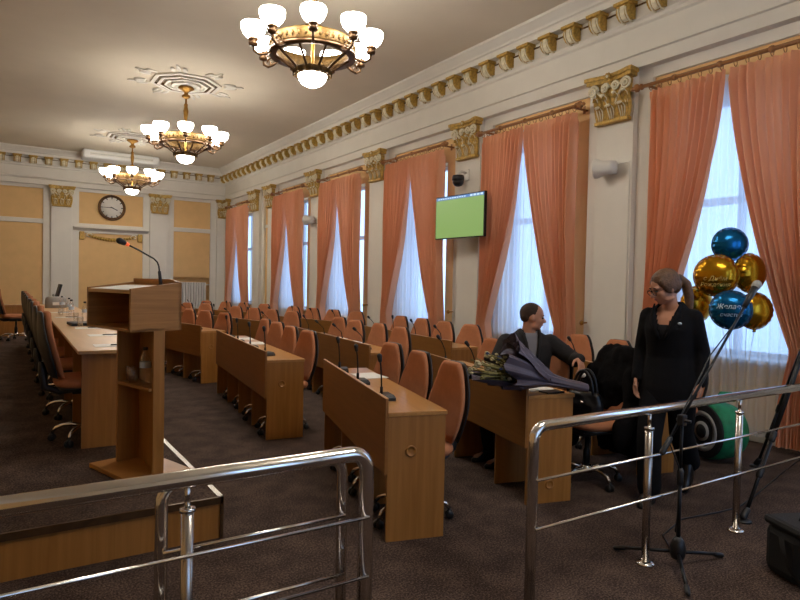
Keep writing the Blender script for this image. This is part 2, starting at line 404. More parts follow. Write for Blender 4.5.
# ---- capitals
def capital():
    mb = MB()
    # bell
    n = 9; rings = []
    for i in range(n):
        t = i/(n-1); z = .04+.44*t; w = .215+.03*t**2; d = .045+.05*t**2
        rings.append([Vector((0, -w, z)), Vector((0, w, z)), Vector((d, w, z)), Vector((d, -w, z))])
    mb.cm = 0
    mb.loft(rings, smooth=False)
    mb.bbox(0, .085, -.24, .24, 0, .045, .008)
    # abacus with concave front
    for z0, z1, o in ((.49, .535, 0), (.535, .58, .02)):
        poly = [(0, -.30-o), (.15+o, -.32-o), (.15+o, -.29)]
        for i in range(7):
            t = -.25+.5*i/6; poly.append((.09+o+.05*(t/.25)**2, t))
        poly += [(.15+o, .29), (.15+o, .32+o), (0, .30+o)]
        mb.prism(poly, 'z', z0, z1)
    # volutes
    def spiral(cy, cz, sgn, r0=.075, x=.12):
        pth = []; rs = []
        for i in range(26):
            a = i/25*2.2*2*PI; r = r0*(1-i/25*.88)
            pth.append((x+.03*i/25, cy+sgn*r*math.cos(a), cz+r*math.sin(a))); rs.append(.017-.008*i/25)
        mb.tube(pth, rs, 6)
    mb.cm = 1
    for sg in (-1, 1):
        spiral(sg*.235, .41, -sg); spiral(sg*.075, .42, -sg, .058, .10)
        mb.tube([(.07, sg*.05, .22), (.08, sg*.09, .30), (.10, sg*.17, .38), (.12, sg*.235, .47)], [.012, .016, .018, .014], 6)
    # acanthus leaves
    def leaf(y, z0, h, w, out, m):
        mb.cm = m
        rows = []
        for i in range(8):
            t = i/7; x = .05+out*(t**2.2); z = z0+h*(t if t < .85 else .85-(t-.85)*1.2)
            hw = w*(.55+.9*t*(1-t)*1.6)*(1-.55*max(0, t-.7)/.3)
            wob = 1+.18*math.sin(t*22)
            rows.append([Vector((x-.012, y-hw*wob, z)), Vector((x+.012, y-hw*.5, z)), Vector((x-.002, y, z)), Vector((x+.012, y+hw*.5, z)), Vector((x-.012, y+hw*wob, z)), Vector((x-.03, y, z))])
        mb.loft(rows, smooth=False)
    for y in (-.16, 0, .16): leaf(y, .045, .19, .075, .075, 0)
    for y in (-.215, -.08, .08, .215): leaf(y, .05, .34, .062, .085, 0)
    mb.cm = 1
    for y in (-.16, 0, .16):
        mb.ell((.135, y, .20), (.022, .040, .018), 8, 5)
        for q in (-1, 0, 1): mb.tube([(.062, y+q*.022, .05), (.068, y+q*.034, .11), (.085, y+q*.040, .16), (.11, y+q*.03, .195)], [.006, .008, .008, .006], 5)
    for y in (-.215, -.08, .08, .215):
        mb.ell((.145, y, .335), (.02, .032, .016), 8, 5)
        for q in (-1, 1): mb.tube([(.07, y+q*.012, .20), (.08, y+q*.028, .26), (.105, y+q*.026, .31), (.13, y+q*.012, .335)], [.005, .007, .007, .005], 5)
    mb.cm = 0
    for a in range(6):
        mb.ell((.155, .03*math.cos(a*PI/3), .535+.03*math.sin(a*PI/3)), (.015, .018, .018), 6, 4)
    mb.cm = 1; mb.ell((.165, 0, .535), .018, 6, 4)
    return mb.mesh('capital', ['goldp', 'goldcream'])
CAPM = capital()
# ---- pilasters
def pilaster_mesh():
    mb = MB()
    mb.box(-.02, .05, -.45, .45, 0, ZA)          # backing strip
    mb.bbox(.04, .13, -.265, .265, .22, ZA, .004)
    mb.bbox(.04, .16, -.30, .30, 0, .22, .006)
    return mb.mesh('pilaster', 'cream')
PILM = pilaster_mesh()
def pilaster(parent, loc, rz, gap=True):
    p = inst('pilaster', PILM, parent, loc, rz)
    inst('capital', CAPM, p, (.13, 0, 3.475))
for y in PIL_Y: pilaster(wall_right, (XW, y, 0), PI)
BX1, BX2 = 1.57, 4.21
for x in (BX1, BX2, -1.10): pilaster(wall_back, (x, YB-.01, 0), -PI/2)
pilaster(wall_back, (6.25, YB-.01, 0), -PI/2)
# cream frames on right wall: top band, and back wall bands
b = MB(); b.box(XW-.046, XW+.01, YN, YB, 3.93, ZA+.01)
b.box(XW-.03, XW+.01, 16.45, 16.9, 2.98, 3.06)
struct('trim_2', b, 'cream')
b = MB()
b.box(XL, 6.38, YB-.046, YB+.01, 3.96, ZA+.01)
for x0, x1 in ((XL, -1.5), (-.7, BX1-.4), (BX2+.4, 5.85)): b.bbox(x0, x1, YB-.045, YB+.01, 2.98, 3.11, .01)
for x0, x1 in ((XL, 6.3),): b.bbox(x0, x1, YB-.03, YB+.01, 0, .22, .006)
b.bbox(BX1+.4, BX2-.4, YB-.05, YB+.01, 2.78, 3.05, .01)
struct('trim_3', b, 'cream')
# small cornice shelf over the central panel with a garland
b = MB(); b.prism([(YB-.03, 2.84), (YB-.09, 2.85), (YB-.12, 2.89), (YB-.22, 2.91), (YB-.23, 2.95), (YB-.03, 2.95)], 'x', BX1+.30, BX2-.30)
sh = struct('trim_4', b, 'cream')
b = MB()
pth = [(BX1+.75+1.15*t, YB-.05, 2.70-.09*math.sin(PI*t)) for t in [i/16 for i in range(17)]]
for i, p in enumerate(pth): b.ell(p, (.05, .03, .035+.02*math.sin(PI*i/16)), 7, 5)
b.bbox(BX1+.46, BX1+.60, YB-.07, YB, 2.58, 2.82, .02); b.bbox(BX2-.60, BX2-.46, YB-.07, YB, 2.58, 2.82, .02)
b.build('gilded_garland', 'goldp', sh)
b = MB()
for s0 in (BX1+.72, BX2-.72):
    b.tube([(s0+.07*math.cos(a*.5), YB-.05, 2.72+.05*math.sin(a*.5)) for a in range(13)], .016, 6)
b.build('ribbon_scroll', 'goldcream', sh)
b = MB(); b.bbox(XW-.04, XW+.01, YN, YB, 0, .14, .005); struct('baseboard_right', b, 'cream')
# wall boxing under the windows (radiator casing)
for i, wy in enumerate(WIN_Y+[.825]):
    w = empty('window_%d' % (i+1), (XW, wy, 0)); w['kind'] = 'structure'
    mb = MB()
    X0, X1 = .20, .27
    for y0, y1 in ((-.68, -.62), (.62, .68), (-.03, .03)): mb.box(X0, X1, y0, y1, .8, 3.55)
    for z0, z1 in ((.8, .87), (3.48, 3.55), (2.42, 2.50)): mb.box(X0, X1, -.68, .68, z0, z1)
    f = mb.build('window_frame', 'white', w)
    mb = MB(); mb.box(.23, .236, -.66, .66, .84, 3.52); mb.build('pane', 'pane', w)
    mb = MB(); mb.bbox(-.10, .2, -.72, .72, .78, .82, .008); mb.build('window_sill', 'white', w)

# ---- ceiling medallions and chandeliers
CH = [(2.84, 6.18), (2.87, 11.62), (2.87, 16.85), (2.87, .8)]  # last one is out of view, added to brighten the foreground
def medallion():
    mb = MB()
    for r0, r1, z in ((.62, .54, -.03), (.50, .44, -.05), (.38, .33, -.06), (.26, .20, -.07)):
        for k in range(8):
            a0, a1 = (k+.5)*PI/4, (k+1.5)*PI/4
            P = [(r0*math.cos(a0), r0*math.sin(a0)), (r0*math.cos(a1), r0*math.sin(a1)), (r1*math.cos(a1), r1*math.sin(a1)), (r1*math.cos(a0), r1*math.sin(a0))]
            mb.prism(P, 'z', z, 0)
    for k in range(8):
        a = k*PI/4+PI/8; c, s_ = math.cos(a), math.sin(a); T = Matrix.Rotation(a, 4, 'Z')
        st = len(mb.v)
        for q in (-1, 0, 1):
            mb.ell((.76+.04*(q == 0), q*.10, -.012), (.12, .045, .02), 8, 5)
        mb.ell((.92, 0, -.012), (.09, .03, .015), 8, 5)
        mb.v[st:] = [tuple(T @ Vector(v)) for v in mb.v[st:]]
    mb.lathe([(.02, 0), (.24, 0), (.20, -.04), (.14, -.066), (.02, -.07)], 24)
    mb.cm = 1
    for r0, r1, z in ((.545, .53, -.035), (.445, .43, -.052)):
        for k in range(8):
            a0, a1 = (k+.5)*PI/4, (k+1.5)*PI/4
            P = [(r0*math.cos(a0), r0*math.sin(a0)), (r0*math.cos(a1), r0*math.sin(a1)), (r1*math.cos(a1), r1*math.sin(a1)), (r1*math.cos(a0), r1*math.sin(a0))]
            mb.prism(P, 'z', z, 0)
    return mb.mesh('ceiling_medallion', ['cream', 'gold'])
MEDM = medallion()
BL = bpy.data.lights.new('bulb', 'POINT'); BL.energy = BULB_W; BL.color = (1, .94, .84); BL.shadow_soft_size = .035
def chandelier():
    r = empty('chandelier', (0, 0, 0))
    mb = MB(); mb.lathe([(.02, 0), (.13, -.005), (.14, -.03), (.09, -.06), (.04, -.09), (.035, -.13), (.07, -.15), (.075, -.18), (.03, -.21)], 16, (0, 0, ZC-.07)); mb.build('ceiling_canopy', 'brass', r)
    mb = MB(); mb.lathe([(.016, -.2), (.018, -.36), (.035, -.38), (.03, -.42), (.045, -.5), (.03, -.62), (.02, -.68), (.05, -.70), (.055, -.74), (.02, -.80), (.018, -1.25), (.04, -1.28)], 12, (0, 0, ZC)); mb.build('stem', 'brass', r)
    mb = MB(); mb.ell((0, 0, 4.18), (.085, .085, .06), 12, 8); 
    for k in range(6):
        a = k*PI/3; mb.tube([(.02*math.cos(a), .02*math.sin(a), 4.24), (.09*math.cos(a), .09*math.sin(a), 4.22), (.11*math.cos(a), .11*math.sin(a), 4.15), (.05*math.cos(a), .05*math.sin(a), 4.09)], .012, 6)
    mb.build('stem_ornament', 'gold', r)
    R = .43
    mb = MB(); mb.lathe([(R-.012, 3.93), (R+.012, 3.925), (R+.02, 3.95), (R+.02, 4.04), (R+.012, 4.06), (R-.012, 4.06), (R-.016, 4.0), (R-.012, 3.93)], 40, caps=False)
    for k in range(40):
        a = 2*PI*k/40; mb.ell(((R+.022)*math.cos(a), (R+.022)*math.sin(a), 3.995), (.016, .016, .03), 6, 4)
    mb.build('ring_band', 'gold', r)
    mb = MB(); mb.lathe([(R-.05, 3.90), (R+.03, 3.895), (R+.035, 3.925), (R-.05, 3.93), (R-.05, 3.90)], 40, caps=False); mb.build('ring_frame', 'bronze', r)
    for k in range(9):
        a = 2*PI*(k+.5)/9; c, s_ = math.cos(a), math.sin(a)
        mb = MB(); mb.tube([((R-.03)*c, (R-.03)*s_, 3.91), (.30*c, .30*s_, 3.84), (.17*c, .17*s_, 3.745)], .014, 6); mb.build('spoke', 'bronze', r)
    mb = MB(); mb.lathe([(.15, 3.70), (.20, 3.705), (.205, 3.745), (.19, 3.77), (.15, 3.77), (.15, 3.70)], 28, caps=False)
    for k in range(14):
        a = 2*PI*k/14; mb.ell((.2*math.cos(a), .2*math.sin(a), 3.725), (.02, .02, .03), 6, 4)
    mb.build('bowl_collar', 'gold', r)
    mb = MB(); mb.lathe([(.012, 3.585), (.06, 3.59), (.11, 3.615), (.145, 3.66), (.155, 3.70), (.15, 3.735), (.12, 3.75), (.05, 3.755)], 24); mb.build('glass_bowl', 'shade', r)
    # arm + shade meshes
    mb = MB()
    pth = [(R+.01, 0, 3.97), (R+.065, 0, 3.94), (R+.13, 0, 3.925), (R+.183, 0, 3.955), (R+.192, 0, 4.01)]
    mb.tube(pth, .014, 7)
    mb.tube([(R+.03+.055+.055*math.cos(a*.45)*(1-a*.055), 0, 3.975+.055*math.sin(a*.45)*(1-a*.055)) for a in range(16)], .009, 6)
    mb.lathe([(.012, 4.0), (.045, 4.01), (.05, 4.035), (.03, 4.05), (.05, 4.065), (.055, 4.08), (.02, 4.085)], 12, (R+.192, 0, 0))
    AM = mb.mesh('arm', 'bronze')
    mb = MB(); X = R+.192
    mb.lathe([(.03, 4.078), (.066, 4.09), (.102, 4.125), (.124, 4.17), (.129, 4.21), (.125, 4.232)], 20, (X, 0, 0), caps=False)
    mb.cm = 1; mb.lathe([(.125, 4.232), (.117, 4.234), (.118, 4.205), (.114, 4.17), (.094, 4.13), (.062, 4.10), (.03, 4.088)], 20, (X, 0, 0))
    SM = mb.mesh('lamp_shade', ['shade', 'shadein'])
    for k in range(9):
        a = 2*PI*k/9
        ar = inst('arm', AM, r, (0, 0, -.07), a); inst('lamp_shade', SM, ar)
        bl = bpy.data.objects.new('bulb', BL); COL.objects.link(bl); bl.parent = ar; bl.location = (X, 0, 4.20)
    return r
ch0 = chandelier(); index_kids()
LCH = ['brass chandelier with white glass bowls hanging largest in view, top centre', 'middle brass chandelier with white glass bowls in the row of three', 'farthest brass chandelier with white glass bowls, in front of the clock wall', 'unseen brass chandelier added over the camera end of the hall to light the foreground']
face = math.atan2(-6.2, -2.87)
for i, (x, y) in enumerate(CH):
    o = ch0 if i == 0 else dup(ch0)
    o.location = (x, y, 0); o.rotation_euler.z = math.atan2(-y, -x)
    tag(o, LCH[i], 'chandelier', 'ceiling chandeliers')
    inst('ceiling_medallion', MEDM, ceiling, (x, y, ZC))

# ---- curtains
XC = 6.10; ZR = 3.77
CURT = {}
def curtain_mesh(side, nar):
    # side +1: the far curtain (larger y), -1 near curtain; local y=0 at window centre, x=0 at rod plane
    mb = MB(); outer = .90; inner = .02; n = 11; ztop, zbot, ztie = ZR-.07, .06, .95
    ph = random.random()*6
    def fn(u, v):
        z = ztop+(zbot-ztop)*v
        t = min(1, max(0, (ztop-z)/(ztop-ztie)))
        e = t**1.55
        inn = inner+(outer-.21-inner)*e
        if z < ztie: inn = outer-.21-.10*min(1, (ztie-z)/.5)
        out = outer-.03*math.sin(PI*min(1, t))
        y = out+(inn-out)*u
        # u from outer (0) to inner (1)
        amp = .048+.014*t+.018*math.sin(u*7+ph)
        if v < .03: amp *= .55
        x = amp*math.sin(u*n*2*PI+.5*math.sin(3*v+ph)+.35*math.sin(u*9+ph))+.012*math.sin(u*31+v*9)
        x += -.05*math.exp(-((z-ztie)/.35)**2)*0 + .02*t
        y += .008*math.sin(u*n*2*PI+1.2)
        return Vector((x, side*y, z))
    mb.sheet(fn, 150, 60)
    return mb.mesh('curtain', 'curtain')
CM = {1: curtain_mesh(1, 0), -1: curtain_mesh(-1, 0)}
def sheer_mesh():
    mb = MB()
    def fn(u, v):
        y = -.60+1.38*u; z = 3.70+(.08-3.70)*v
        x = .022*math.sin(u*2*PI*15+.6*math.sin(4*u*PI))+.008*math.sin(u*57+v*3)
        return Vector((x, y, z))
    mb.sheet(fn, 190, 10)
    return mb.mesh('sheer_curtain', 'sheer')
SHM = sheer_mesh()
mb = MB(); mb.tube([(0, -.90, 0), (0, .90, 0)], .021, 10)
for sg in (-1, 1):
    st = len(mb.v)
    mb.lathe([(.012, 0), (.034, .005), (.036, .02), (.018, .03), (.020, .04), (.045, .06), (.046, .085), (.02, .105), (.018, .115), (.028, .13), (.012, .15)], 12)
    T = Matrix.Translation((0, sg*.89, 0)) @ Matrix.Rotation(-sg*PI/2, 4, 'X')
    mb.v[st:] = [tuple(T @ Vector(v)) for v in mb.v[st:]]
for yy in (-.5, 0, .5): mb.lathe([(.03, -.02), (.034, 0), (.03, .02)], 10, T=Matrix.Translation((0, yy, 0)) @ Matrix.Rotation(PI/2, 4, 'X'))
RODM = mb.mesh('pole', 'rod')
mb = MB()
for sg in (-1, 1): mb.bbox(0, XW-XC, sg*.84-.012, sg*.84+.012, -.012, .012, .003); mb.bbox(XW-XC-.06, XW-XC-.05, sg*.84-.02, sg*.84+.02, -.05, .05, .003)
BRM = mb.mesh('wall_bracket', 'rod')
mb = MB(); mb.tube([(.03*math.cos(a*PI/6), 0, -.012+.034*math.sin(a*PI/6)) for a in range(13)], .0045, 6)
RINGM = mb.mesh('curtain_ring', 'rod')
WN = ['window nearest the camera', 'second window from the camera', 'third window from the camera', 'fourth window from the camera', 'fifth window from the camera', 'last window by the back wall']
WN2 = ['with the balloons', 'behind the seated man', 'beside the screen', 'fourth from the camera', 'fifth from the camera', 'at the back corner']
for i, wy in enumerate(WIN_Y):
    r = empty('curtain_rod', (XC, wy, ZR), 0, 'turned wooden curtain rod over the %s' % WN[i], 'curtain rod', 'curtain rods')
    inst('pole', RODM, r); inst('wall_bracket', BRM, r)
    for sd in (1, -1):
        c = inst('curtain', CM[sd], None, (XC, wy-(.09 if i == 0 else 0), 0))
        tag(c, 'salmon curtain on the %s side of the %s' % ('far' if sd > 0 else 'near', WN[i]), 'curtain', 'salmon curtains')
        if i < 3:
            for k in range(8): inst('curtain_ring', RINGM, c, (0, sd*(.07+.115*k), ZR-.02))
    s_ = inst('sheer_curtain', SHM, None, (XC+.15, wy-(.17 if i == 0 else 0), 0)); tag(s_, 'white sheer net curtain between the salmon curtains of the %s' % WN[i], 'net curtain', 'sheer curtains')
    if i < 4:
        mb = MB(); mb.lathe([(.012, 0), (.012, .08), (.03, .085), (.034, .1), (.02, .115)], 10, T=Matrix.Rotation(-PI/2, 4, 'Y'))
        h = mb.build('curtain_holdback', 'brass', None, (XW-.05, wy-.97, 1.05)); tag(h, 'small brass curtain holdback knob near the %s' % WN[i], 'curtain holdback', 'curtain holdbacks')

# ------------------------------------------------------------------ stage
b = MB(); b.box(XL, 1.10, 3.56, YB, 0, .225)
stage = struct('stage_platform', b, 'wood')
b = MB(); b.box(XL, 1.09, 3.565, YB, .2251, .24); st2 = b.build('stage_carpet', 'carpet', stage)
b = MB(); b.box(XL, 1.115, 3.545, 3.562, .205, .244); b.box(1.098, 1.115, 3.545, 3.562, 0, .244); b.build('stage_edge', 'bronze', stage)
b = MB(); b.box(1.085, 1.115, 3.56, YB, .238, .246); b.build('edge_strip', 'steel', stage)

# ------------------------------------------------------------------ swivel chair
def swivel_chair():
    r = empty('office_chair')
    def sup(hx, hy, n=24, p=3.0):
        out = []
        for k in range(n):
            a = 2*PI*k/n; c, s_ = math.cos(a), math.sin(a)
            out.append((hx*abs(c)**(2/p)*(1 if c > 0 else -1), hy*abs(s_)**(2/p)*(1 if s_ > 0 else -1)))
        return out
    mb = MB(); rings = []
    for z, k in ((.435, .86), (.445, .95), (.465, 1), (.49, .98), (.503, .9), (.508, .7)):
        rings.append([Vector((x*k-.03, y*k, z)) for x, y in sup(.215, .235)])
    mb.loft(rings); mb.build('seat', 'fabric', r)
    mb = MB(); mb.loft([[Vector((x*k-.03, y*k, z)) for x, y in sup(.215, .235)] for z, k in ((.405, .6), (.412, .85), (.436, .93))]); mb.build('seat_pan', 'black', r)
    z0, z1 = .515, 1.0
    def hw(t): return (.20+.04*math.sin(PI*min(1, t*1.3)))*max(.0, 1-max(0, t-.05)**5.5)**.5*(1-.13*t)
    def xc(t): return -.235-.075*t-.035*math.sin(PI*t)*0+.03*math.sin(PI*t*1.0)*-1
    def back(off, dep, sc):
        R = []
        for i in range(15):
            t = 1-(1-i/14)**1.4 if i else 0
            t = min(t, .992)
            h = max(.03, hw(t)*sc)
            R.append([Vector((xc(t)+off+x+.03*(y/.2)**2, y, z0+(z1-z0)*t)) for x, y in sup(dep*(1 if 0 < i < 14 else .6), h, 20, 2.6)])
        return R
    mb = MB(); mb.loft(back(.018, .03, 1)); mb.build('backrest', 'fabric', r)
    mb = MB(); mb.loft(back(-.022, .018, 1.02)); mb.build('backrest_shell', 'black', r)
    mb = MB(); mb.tube([(-.02, 0, .40), (-.2, 0, .39), (-.30, 0, .43), (-.315, 0, .55), (-.32, 0, .62)], [.022, .025, .03, .03, .02], 8); mb.bbox(-.12, .10, -.07, .07, .37, .412, .008)
    mb.tube([(.0, .05, .39), (.02, -.24, .385)], .007, 6); mb.build('tilt_mechanism', 'black', r)
    mb = MB(); mb.lathe([(.028, .13), (.028, .25), (.018, .26), (.018, .375)], 12); mb.build('gas_column', 'blackm', r)
    mb = MB(); mb.lathe([(.02, .075), (.045, .08), (.05, .12), (.035, .14), (.02, .145)], 14); mb.build('base_hub', 'chrome', r)
    mb = MB(); mb.tube([(.03, 0, .11), (.12, 0, .125), (.18, 0, .12), (.23, 0, .10), (.258, 0, .065)], [.018, .016, .015, .014, .012], 8); LM = mb.mesh('base_leg', 'chrome')
    mb = MB()
    for sy in (-1, 1): mb.lathe([(.006, -.009), (.024, -.009), (.027, 0), (.024, .009), (.006, .009)], 12, T=Matrix.Translation((.258, sy*.016, .028)) @ Matrix.Rotation(PI/2, 4, 'X'))
    mb.tube([(.258, 0, .028), (.258, 0, .07)], .011, 6); mb.ell((.258, 0, .05), (.02, .012, .012), 8, 5); CMh = mb.mesh('caster', 'black')
    for k in range(5):
        l = inst('base_leg', LM, r, (0, 0, 0), 2*PI*k/5+.3); inst('caster', CMh, l)
    return r
chair0 = swivel_chair(); index_kids()
used = [False]
def place_chair(x, y, z, rz, label, group, spin=None):
    o = chair0 if not used[0] else dup(chair0); used[0] = True
    o.location = (x, y, z); o.rotation_euler.z = rz
    return tag(o, label, 'chair', group)

# ------------------------------------------------------------------ microphones
def desk_mic(lean, h):
    r = empty('desk_microphone')
    mb = MB(); mb.loft([[Vector((x*k, y*k, z)) for x, y in ((-.055, -.075), (.055, -.075), (.055, .075), (-.055, .075))] for z, k in ((0, 1), (.018, 1), (.035, .82))], smooth=False); mb.build('base_unit', 'black', r)
    mb = MB(); P = [(-.02, 0, .03), (-.02, 0, .08), (-.02-lean*.15, .0, .14), (-.02-lean*.5, 0, h*.8), (-.02-lean, 0, h)]
    mb.tube(P[:2], .010, 8); mb.tube(P[1:], .005, 6); mb.build('gooseneck', 'blackm', r)
    mb = MB(); d = (Vector(P[4])-Vector(P[3])).normalized(); p = Vector(P[4])
    mb.cap(p-d*.012, p+d*.018, .013, .017, 10); mb.build('foam_head', 'black', r)
    return r
mics = [desk_mic(.015, .26), desk_mic(.07, .25), desk_mic(.10, .22)]; index_kids()
mused = [False]*3
def place_mic(kind, x, y, z, rz, label):
    o = mics[kind] if not mused[kind] else dup(mics[kind]); mused[kind] = True
    o.location = (x, y, z); o.rotation_euler.z = rz
    return tag(o, label, 'microphone', 'desk microphones')

# ------------------------------------------------------------------ delegate desks
DD = .385
def desk_parts(L, n):
    me = {}
    mb = MB(); mb.bbox(0, .018, 0, L, .393, .835, .002); me['front_panel'] = mb.mesh('front_panel', 'woodshade')
    mb = MB(); mb.box(-.0005, .0185, 0, L, .8345, .838); me['edge_strip'] = mb.mesh('edge_strip', 'edge')
    mb = MB(); mb.bbox(.018, DD-.01, 0, .02, 0, .73, .002); me['end_panel'] = mb.mesh('end_panel', 'wood')
    mb = MB(); mb.bbox(.018, DD, -.004, L+.004, .73, .755, .003); me['worktop'] = mb.mesh('worktop', 'woodtop')
    mb = MB(); mb.bbox(.03, DD-.03, -.009, .009, 0, .73, .002); me['divider'] = mb.mesh('divider', 'wood')
    mb = MB(); mb.lathe([(.02, 0), (.034, .001), (.034, .006), (.026, .009), (.024, .003), (.01, .002)], 16, T=Matrix.Rotation(PI/2, 4, 'X')); me['cable_grommet'] = mb.mesh('cable_grommet', 'wood')
    mb = MB(); mb.lathe([(.004, .001), (.021, .003), (.004, .004)], 14, T=Matrix.Rotation(PI/2, 4, 'X')); me['hole'] = mb.mesh('hole', 'black')
    return me
DP = {3: desk_parts(1.86, 3), 4: desk_parts(2.65, 4)}
DESKS = [
 ('A', 2-.12, 3.02, 15, 3, 'desk nearest the camera', 'wooden delegate desk nearest the camera, three microphones on it, by the steel rails'),
 ('B', 2.12, 5.55, 7, 4, 'second front-row desk', 'wooden delegate desk, second of the front row, right of the lectern'),
 ('C', 2.46, 9.0, -8.5, 4, 'third front-row desk', 'wooden delegate desk partly hidden behind the lectern, third of the front row'),
 ('D', 3.03, 3.06, 14, 3, 'desk under the bouquet', 'wooden delegate desk with the bouquet lying on its near end'),
 ('F', 3.33, 5.70, 7, 4, 'second middle-row desk', 'wooden delegate desk, second of the middle row, behind the desk nearest the camera'),
 ('G', 3.72, 9.3, -9, 4, 'third middle-row desk', 'wooden delegate desk, third of the middle row'),
 ('J', 4.30, 3.10, 14, 3, 'desk behind the man', 'wooden delegate desk behind the seated man and the standing woman'),
 ('E', 4.50, 5.80, 6, 4, 'second window-row desk', 'wooden delegate desk, second of the row along the windows, under the screen'),
 ('H', 4.85, 9.1, -10, 4, 'third window-row desk', 'wooden delegate desk, third of the row along the windows'),
 ('K', 3.30, 12.5, -20, 4, 'farthest middle-row desk', 'wooden delegate desk at the far end of the middle row'),
 ('L', 4.50, 12.4, -20, 4, 'farthest window-row desk', 'wooden delegate desk at the far end of the row along the windows'),
]
for key, px, py, ang, n, short, lab in DESKS:
    a = math.radians(ang); L = 1.86 if n == 3 else 2.65; rz = -a
    t = Vector((math.sin(a), math.cos(a))); nn = Vector((math.cos(a), -math.sin(a)))
    P = Vector((px, py))
    d = empty('delegate_desk', (px, py, 0), rz, lab, 'desk', 'delegate desks')
    me = DP[n]
    f = inst('front_panel', me['front_panel'], d); inst('edge_strip', me['edge_strip'], f)
    e = inst('end_panel', me['end_panel'], d); g = inst('cable_grommet', me['cable_grommet'], e, (.16 if key != 'D' else .20, 0, .525 if key != 'D' else .13)); inst('hole', me['hole'], g) if False else None
    inst('end_panel', me['end_panel'], d, (0, L-.02, 0)); inst('worktop', me['worktop'], d)
    for k in range(1, n): inst('divider', me['divider'], d, (0, L*k/n if key != 'D' else (.48, 1.22)[k-1], 0))
    for k in range(n):
        tt = L*(k+.5)/n; off = .262+random.uniform(-.02, .02)
        rot = rz+PI+random.uniform(.10, .30)
        if key == 'D' and k == 0: tt, off, rot = .33, .74, rz+PI+.1
        if key == 'D' and k == 1: tt, off, rot = 1.0, .62, rz+PI
        if key == 'J' and k == 0: tt, off = .27, .50
        c = P+t*tt+nn*off
        lb = 'terracotta swivel chair with black shell, %s from near end, at the %s' % (ORD[k], short)
        if key == 'D' and k == 0: lb = 'terracotta swivel chair with the black coat draped over it'
        if key == 'D' and k == 1: lb = 'terracotta swivel chair the man in the dark jacket sits on'
        place_chair(c.x, c.y, 0, rot, lb, 'delegate chairs')
        if (key, k) == ('D', 0): COATCH = (c, rot)
        if (key, k) == ('D', 1): MANCH = (c-nn*.02, rot)
        tt = L*(k+.5)/n + (.10 if key == 'A' else .05)
        if key == 'D' and k == 0: continue
        c = P+t*tt+nn*(.115 if key == 'A' else .11)
        place_mic(0 if key in 'AB' else random.choice((0, 1, 1, 2)) if key != 'D' else 1, c.x, c.y, .7556, rz+random.uniform(-.25, .25), 'black gooseneck microphone, %s from near end, on the %s' % (ORD[k], short))

# ------------------------------------------------------------------ presidium table and chairs (on the stage)
ZS = .24
pr_r = empty('presidium_table', (.53, 5.05, ZS), -math.radians(1.2), 'long pale presidium table on the stage behind the lectern', 'table')
TL = 8.4
mb = MB(); mb.bbox(-.03, .52, -.06, TL, .70, .725, .003); mb.build('tabletop', 'tabletop', pr_r)
mb = MB(); mb.bbox(.0, .48, 0, .022, 0, .70, .002); EP = mb.mesh('end_panel', 'wood')
inst('end_panel', EP, pr_r); inst('end_panel', EP, pr_r, (0, TL-.1, 0))
mb = MB(); mb.bbox(.46, .48, .022, TL-.1, .02, .70, .002); mb.build('front_panel', 'woodshade', pr_r)
for k in range(0, 7): inst('divider', EP, pr_r, (.0, .79+1.02*k, 0)).scale = (.9, 1, 1)
for k in range(8):
    y = 5.33+1.02*k; x = .61+.016*k
    place_chair(x, y, ZS, random.uniform(-.12, .12)-.05, 'terracotta swivel chair with black shell, %s from near end, along the stage table' % ORD[k], 'stage chairs')
place_chair(.34, 14.2, ZS, .1, 'terracotta swivel chair at the far left end of the stage', 'stage chairs')
sd = empty('side_desk', (-.5, 15.2, ZS), 0, 'low wooden side desk at the far left end of the stage', 'desk')
mb = MB(); mb.bbox(0, 1.0, 0, .02, 0, .62, .003); mb.build('front_panel', 'wood', sd); mb = MB(); mb.bbox(-.02, 1.02, -.02, .5, .62, .645, .004); mb.build('worktop', 'woodtop', sd)
mb = MB(); mb.bbox(0, .02, .02, .48, 0, .62, .003); mb.bbox(.98, 1.0, .02, .48, 0, .62, .003); mb.build('end_panel', 'wood', sd)
ZT = ZS+.7255
# papers with pens
PP = [(.79, 5.33), (.86, 6.30), (.84, 7.22), (.80, 9.2), (.80, 10.4)]
for k, (x, y) in enumerate(PP):
    r = empty('paper_sheet', (x, y, ZT), random.uniform(-.08, .08)); mb = MB(); mb.box(-.148, .148, -.105, .105, 0, .002); o = mb.build('sheet', 'paper', r)
    tag(r, 'white paper sheet on the stage table, %s from its near end' % ORD[k], 'paper', 'paper sheets on the stage table')
    r2 = empty('pen', (x+.04, y-.01, ZT+.002), .08); mb = MB(); mb.tube([(-.07, 0, .005), (.065, 0, .005)], .0045, 6); mb.build('barrel', 'black', r2); mb = MB(); mb.tube([(.065, 0, .005), (.075, 0, .005)], [.004, .001], 6); mb.build('tip', 'steel', r2)
    tag(r2, 'black pen lying on the %s white paper sheet of the stage table' % ORD[k], 'pen', 'pens on the stage table')
def laptop(x, y, rz, opened, label, w=.34):
    r = empty('laptop', (x, y, ZT), rz, label, 'laptop')
    mb = MB(); mb.bbox(-.12, .12, -w/2, w/2, 0, .018, .004); mb.build('keyboard_base', 'black', r)
    T = Matrix.Translation((.118, 0, .018)) @ Matrix.Rotation(math.radians(-105 if not opened else 15), 4, 'Y')
    mb = MB()
    if opened: mb.bbox(-.006, .004, -w/2, w/2, 0, .24, .003, T)
    else: mb.bbox(-.12, .12, -w/2, w/2, .0185, .030, .004)
    mb.build('screen_lid', 'black' if not opened else 'grey', r); return r
laptop(.80, 7.72, .05, False, 'closed black laptop on the stage table left of the lectern')
